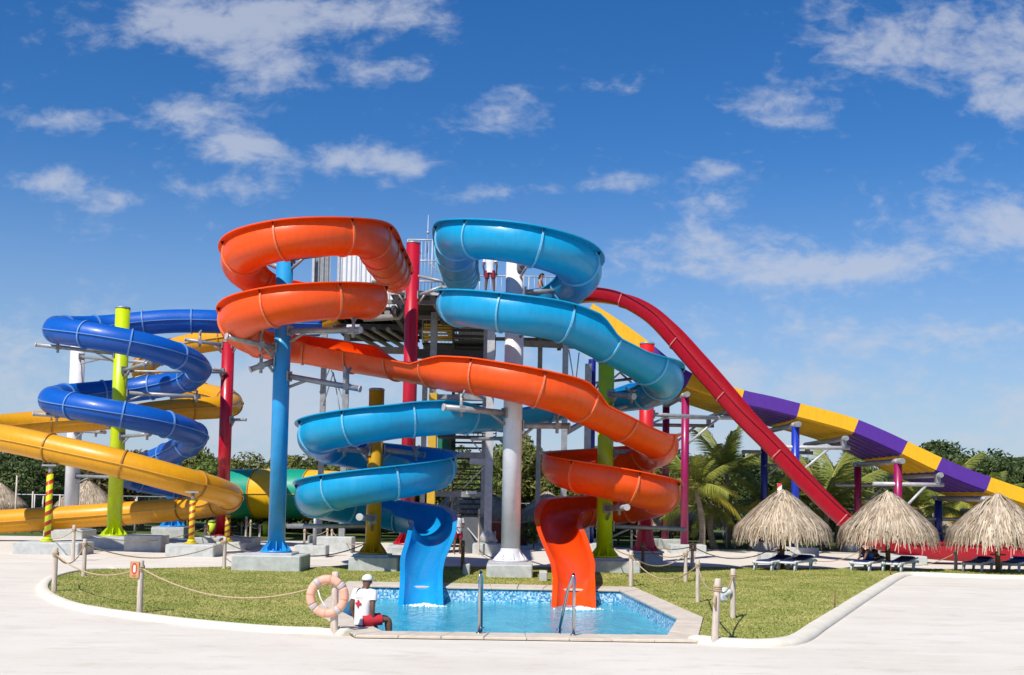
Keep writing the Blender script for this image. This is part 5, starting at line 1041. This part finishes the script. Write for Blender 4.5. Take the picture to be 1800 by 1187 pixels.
def person(label, loc, facing, J, skin, shirt, shorts, hair, sc=1.0, cap=False, shirt_arm=.55, short_leg=.62, hands=True, group=None, long_hair=False):
    """J: joint positions in metres, (forward, right, up) from the seat or feet"""
    f = Vector((math.cos(facing), math.sin(facing), 0)); s = Vector((f.y, -f.x, 0)); o0 = Vector(loc); root = empty('person', o0, label, 'person', group)
    W_ = lambda p: o0+(f*p[0]+s*p[1]+Vector((0,0,1))*p[2])*sc
    V = []; E = []; R = []
    def add(p, r, par=None):
        V.append(W_(p)); R.append(r*sc if not isinstance(r, tuple) else (r[0]*sc, r[1]*sc))
        if par is not None: E.append((par, len(V)-1))
        return len(V)-1
    k_ = .78 if shirt else 1.0; pel = add(J['pelvis'], .115*k_); sp = add(J['spine'], .115*k_, pel); ch = add(J['chest'], .130*k_, sp); nk = add(J['neck'], .050, ch); h1 = add(J['head'], .088, nk); h2 = add(J['crown'], .075, h1)
    for sd in ('R', 'L'):
        a = add(J['sh'+sd], .062, ch); b = add(J['el'+sd], .043, a); c = add(J['wr'+sd], .030, b); hd = add(J['ha'+sd], .034, c)
        if hands:
            d = (Vector(J['ha'+sd])-Vector(J['wr'+sd])).normalized(); q = Vector(J['ha'+sd]); sdv = Vector((0,1,0)) if abs(d.y) < .7 else Vector((1,0,0)); sdv = (sdv-d*sdv.dot(d)).normalized()
            for k, ln in enumerate((.055,.068,.072,.064)):
                k1 = add(q+sdv*(.022*(k-1.5))+d*.03, .0095, hd); k2 = add(q+sdv*(.024*(k-1.5))+d*(.03+ln)+Vector((.01,0,-.012)), .007, k1)
            k1 = add(q+sdv*(-.045)+d*(-.005), .011, hd); add(q+sdv*(-.060)+d*.035, .008, k1)
        a = add(J['hi'+sd], .088, pel); b = add(J['kn'+sd], .060, a); m_ = add(Vector(J['kn'+sd]).lerp(Vector(J['an'+sd]), .3), .058, b); c = add(J['an'+sd], .036, m_); add(J['to'+sd], .032, c)
    body = skinned('body', V, E, R, skin, root, pel)
    hd = W_(J['head']); fw = (f*.6+Vector((0,0,0))).normalized(); 
    MB().tube([hd+f*.085*sc+Vector((0,0,.012))*sc, hd+f*.108*sc+Vector((0,0,-.02))*sc], [.010*sc,.016*sc], 8).build('nose', [skin], body)
    for sd in (-1, 1):
        MB().tube([hd+s*sd*.082*sc+Vector((0,0,.02))*sc, hd+s*sd*.094*sc+Vector((0,0,-.03))*sc], [.018*sc,.013*sc], 8).build('ear', [skin], body); e = hd+f*.080*sc+s*sd*.032*sc+Vector((0,0,.018))*sc; MB().tube([e, e+f*.008*sc], [.011*sc,.006*sc], 8).build('eye', [M['wprint']], body)
    if shirt:
        V = []; Fc = []; K = 18; P_ = [Vector(J[k]) for k in ('pelvis','spine','chest','neck')]
        cs = [(P_[0]+Vector((-.01,0,-.105)),.158,.128),(P_[0],.160,.130),(P_[0].lerp(P_[1],.5),.158,.122),(P_[1],.160,.120),(P_[1].lerp(P_[2],.55),.172,.126),(P_[2]+Vector((0,0,.02)),.186,.126),(P_[2].lerp(P_[3],.50),.185,.112),(P_[2].lerp(P_[3],.78),.125,.088),(P_[2].lerp(P_[3],.90),.066,.066)]
        for c, w, d in cs: V += [W_(c+Vector((d*math.cos(2*math.pi*k/K)*(1+.035*math.sin(3*k+c.z*40)), w*math.sin(2*math.pi*k/K)*(1+.03*math.sin(2.3*k+c.z*55)), .006*math.sin(5*k+w*90)))) for k in range(K)]
        for i in range(len(cs)-1):
            for k in range(K): Fc.append((i*K+k, i*K+(k+1)%K, (i+1)*K+(k+1)%K, (i+1)*K+k))
        so_ = pyd('shirt', V, Fc, shirt, root, True); so_.modifiers.new('s', 'SUBSURF').render_levels = 1
        for sd in ('R','L'):
            a = Vector(J['sh'+sd]); e = a.lerp(Vector(J['el'+sd]), shirt_arm); b_ = Vector(J['chest'])+Vector((0,0,.06)); MB().tube([W_(a.lerp(b_, .35)), W_(a), W_(a.lerp(e,.5)), W_(e)], [.085*sc,.080*sc,.074*sc,.070*sc], 14, False).build('sleeve', [shirt], so_)
    if shorts:
        p_ = Vector(J['pelvis']); V = []; Fc = []; K = 18; up_ = (Vector(J['spine'])-p_).normalized(); sv = Vector((0,1,0)); fv = sv.cross(up_)
        for t, w, d in ((-.11,.10,.08),(-.06,.145,.108),(.0,.150,.112),(.07,.145,.110)): V += [W_(p_+up_*t+fv*(d*math.cos(2*math.pi*k/K))+sv*(w*math.sin(2*math.pi*k/K))) for k in range(K)]
        for i in range(3):
            for k in range(K): Fc.append((i*K+k, i*K+(k+1)%K, (i+1)*K+(k+1)%K, (i+1)*K+k))
        Fc.append(tuple(range(K))); so_ = pyd('shorts', V, Fc, shorts, root, True)
        for sd in ('R','L'):
            h_ = Vector(J['hi'+sd]); e = h_.lerp(Vector(J['kn'+sd]), short_leg); MB().tube([W_(h_+(h_-e)*.12), W_(h_.lerp(e,.35)), W_(e)], [.102*sc,.104*sc,.092*sc], 14, False).build('shorts_leg', [shorts], so_)
    # hair or cap shell
    bm = bmesh.new(); bmesh.ops.create_uvsphere(bm, u_segments=16, v_segments=10, radius=.104*sc)
    bmesh.ops.delete(bm, geom=[v for v in bm.verts if v.co.z < (-.005 if cap else -.02)*sc-v.co.dot(f)*-.45*(1 if not cap else .25)], context='VERTS')
    for v in bm.verts: v.co = v.co*1.0+(hd.lerp(W_(J['crown']), .42))
    me = bpy.data.meshes.new('cap' if cap else 'hair'); bm.to_mesh(me); bm.free(); me.polygons.foreach_set('use_smooth', [True]*len(me.polygons)); ho = link('cap' if cap else 'hair', me, root, [M['capw'] if cap else hair]); sol = ho.modifiers.new('t', 'SOLIDIFY'); sol.thickness = .008
    if cap:
        c = hd.lerp(W_(J['crown']), .42); V = [c+f*.085*sc*math.cos(a)*1.0+s*.085*sc*math.sin(a)+Vector((0,0,.012)) for a in np.linspace(-1.2,1.2,9)]+[c+f*(.185*math.cos(a))*sc+s*.09*sc*math.sin(a)+Vector((0,0,-.012)) for a in np.linspace(-1.2,1.2,9)]
        pk = pyd('peak', V, [(i, i+1, i+10, i+9) for i in range(8)], M['capw'], ho, True); pk.modifiers.new('t', 'SOLIDIFY').thickness = .008
    if long_hair:
        c = W_(J['head']); skinned('long_hair', [c-f*.03*sc+Vector((0,0,.05)), c-f*.08*sc, c-f*.10*sc-Vector((0,0,.15*sc)), c-f*.09*sc-Vector((0,0,.30*sc))], [(0,1),(1,2),(2,3)], [.085*sc,.085*sc,.07*sc,.04*sc], hair, root)
    return root, f, s, W_
SIT = dict(pelvis=(0,0,.13), spine=(.0,0,.33), chest=(.04,0,.50), neck=(.075,0,.66), head=(.115,0,.765), crown=(.115,0,.835),
  shR=(.045,.185,.575), elR=(-.03,.235,.315), wrR=(.02,.225,.085), haR=(.05,.225,.045), shL=(.045,-.185,.575), elL=(-.02,-.235,.32), wrL=(.07,-.22,.10), haL=(.11,-.22,.06),
  hiR=(.02,.095,.10), knR=(.45,.13,.12), anR=(.47,.13,-.30), toR=(.60,.14,-.36), hiL=(.02,-.095,.10), knL=(.46,-.12,.12), anL=(.50,-.12,-.30), toL=(.63,-.12,-.36))
SITL = dict(SIT)
for k in ('hi','kn','an','to'):
    for sd in 'RL':
        a, b, c = SIT[k+sd]; q = rad(44); SITL[k+sd] = (a*math.cos(q)-b*math.sin(q), a*math.sin(q)+b*math.cos(q), c)
lg = G(637, 1100, POOLZ)
lgd, f_, s_, Wl = person('lifeguard in white cap, white shirt and red shorts sitting on the pool edge', (lg.x, lg.y, POOLZ), rad(60), SITL, M['skin_d'], M['shirt'], M['shorts'], M['hair'], .99, True, .5, .72)
# red cross and a line of faded lettering on the back of the shirt
def on_back(u, v, d=.0): return Wl((-.112-d-.16*(v-.42)**2*0, u, v))
c0 = Vector((-.098, -.01, .395)); L_ = lambda u, v: Wl((c0.x-.026+.10*v+2.2*(c0.y+u)**2, c0.y+u, c0.z+v))
def plus(w, t): return [(-t,-w),(t,-w),(t,-t),(w,-t),(w,t),(t,t),(t,w),(-t,w),(-t,t),(-w,t),(-w,-t),(-t,-t)]
pl_ = plus(.062,.019); V = [L_(u, v) for u, v in pl_]+[L_(u, v)-f_*.01 for u, v in pl_]
pyd('red_cross', V, [tuple(range(12)), tuple(range(23,11,-1))]+[(i,(i+1)%12,(i+1)%12+12,i+12) for i in range(12)], M['rprint'], lgd)
M['faded'] = mat('faded red lettering', (.62,.26,.28), .8); V = []; Fc = []
for k in range(9):
    u = -.075+k*.0185; v = .100-.0*abs(k-4); b = len(V)
    for (a_, b_) in ((0,0),(.012,0),(.012,.020),(0,.020)): V.append(L_(u+a_, v+b_)-f_*.004)
    Fc.append((b,b+1,b+2,b+3))
o = pyd('faded_lettering', V, Fc, M['faded'], lgd); o['kind'] = 'stuff'
STAND = dict(pelvis=(0,0,.95), spine=(0,0,1.14), chest=(0,0,1.32), neck=(.02,0,1.50), head=(.05,0,1.60), crown=(.05,0,1.675), shR=(0,.19,1.41), elR=(-.03,.27,1.14), wrR=(.06,.24,.90), haR=(.09,.24,.83), shL=(0,-.19,1.41), elL=(-.03,-.27,1.14), wrL=(.06,-.24,.90), haL=(.09,-.24,.83),
  hiR=(0,.10,.90), knR=(.02,.15,.48), anR=(0,.17,.08), toR=(.14,.19,.03), hiL=(0,-.10,.90), knL=(.02,-.15,.48), anL=(0,-.17,.08), toL=(.14,-.19,.03))
STAND_W = dict(STAND); STAND_W.update(elR=(.02,.25,1.16), wrR=(.20,.12,1.08), haR=(.25,.06,1.08), elL=(.02,-.25,1.16), wrL=(.20,-.12,1.08), haL=(.25,-.06,1.08), anL=(-.10,-.12,.08), toL=(.04,-.13,.03))
x = U(861,505,44.6).x; person('attendant in white shirt and dark red shorts standing on the tower deck', (x, 44.6, ZP), rad(80), STAND, M['skin_d'], M['shirt'], M['dshorts'], M['hair'], 1.02)
CR = dict(SIT); CR.update(knR=(.42,.12,.18), anR=(.72,.12,.05), toR=(.82,.13,.12), knL=(.42,-.12,.18), anL=(.72,-.12,.05), toL=(.82,-.12,.12), wrR=(.22,.2,.14), haR=(.28,.19,.12), elR=(.10,.24,.36), elL=(.10,-.24,.36), wrL=(.22,-.2,.14), haL=(.28,-.19,.12))
x = U(948,505,44.3).x; person('long haired bather in blue swimwear sitting at the top of the sky blue slide', (x, 44.4, ZP), rad(-15), CR, M['skin_m'], None, M['bluecl'], M['hair'], .95, False, .5, .3, True, None, True)
p = G(804, 974); person('attendant in white shirt and red shorts standing at the foot of the stairs', (p.x, p.y, 0), rad(-60), STAND_W, M['skin_d'], M['shirt'], M['dshorts'], M['hair'], .96)
# bather on a lounger
LIE = dict(pelvis=(0,0,.12), spine=(-.20,0,.13), chest=(-.38,0,.17), neck=(-.54,0,.22), head=(-.65,0,.25), crown=(-.72,0,.27), shR=(-.45,.18,.17), elR=(-.28,.30,.10), wrR=(-.05,.28,.08), haR=(.03,.27,.07), shL=(-.45,-.18,.17), elL=(-.28,-.30,.10), wrL=(-.05,-.28,.08), haL=(.03,-.27,.07),
  hiR=(.05,.09,.12), knR=(.38,.12,.42), anR=(.62,.12,.06), toR=(.74,.13,.05), hiL=(.05,-.09,.12), knL=(.42,-.10,.36), anL=(.72,-.10,.06), toL=(.84,-.11,.05))
x, y, rz = LPOS[2]; person('bather with bent knees lying on the lounger under the middle thatched umbrella', (x-.05*math.cos(rz), y-.05*math.sin(rz), .40), rz+math.pi, LIE, M['skin_d'], None, M['bluecl'], M['hair'], .95)
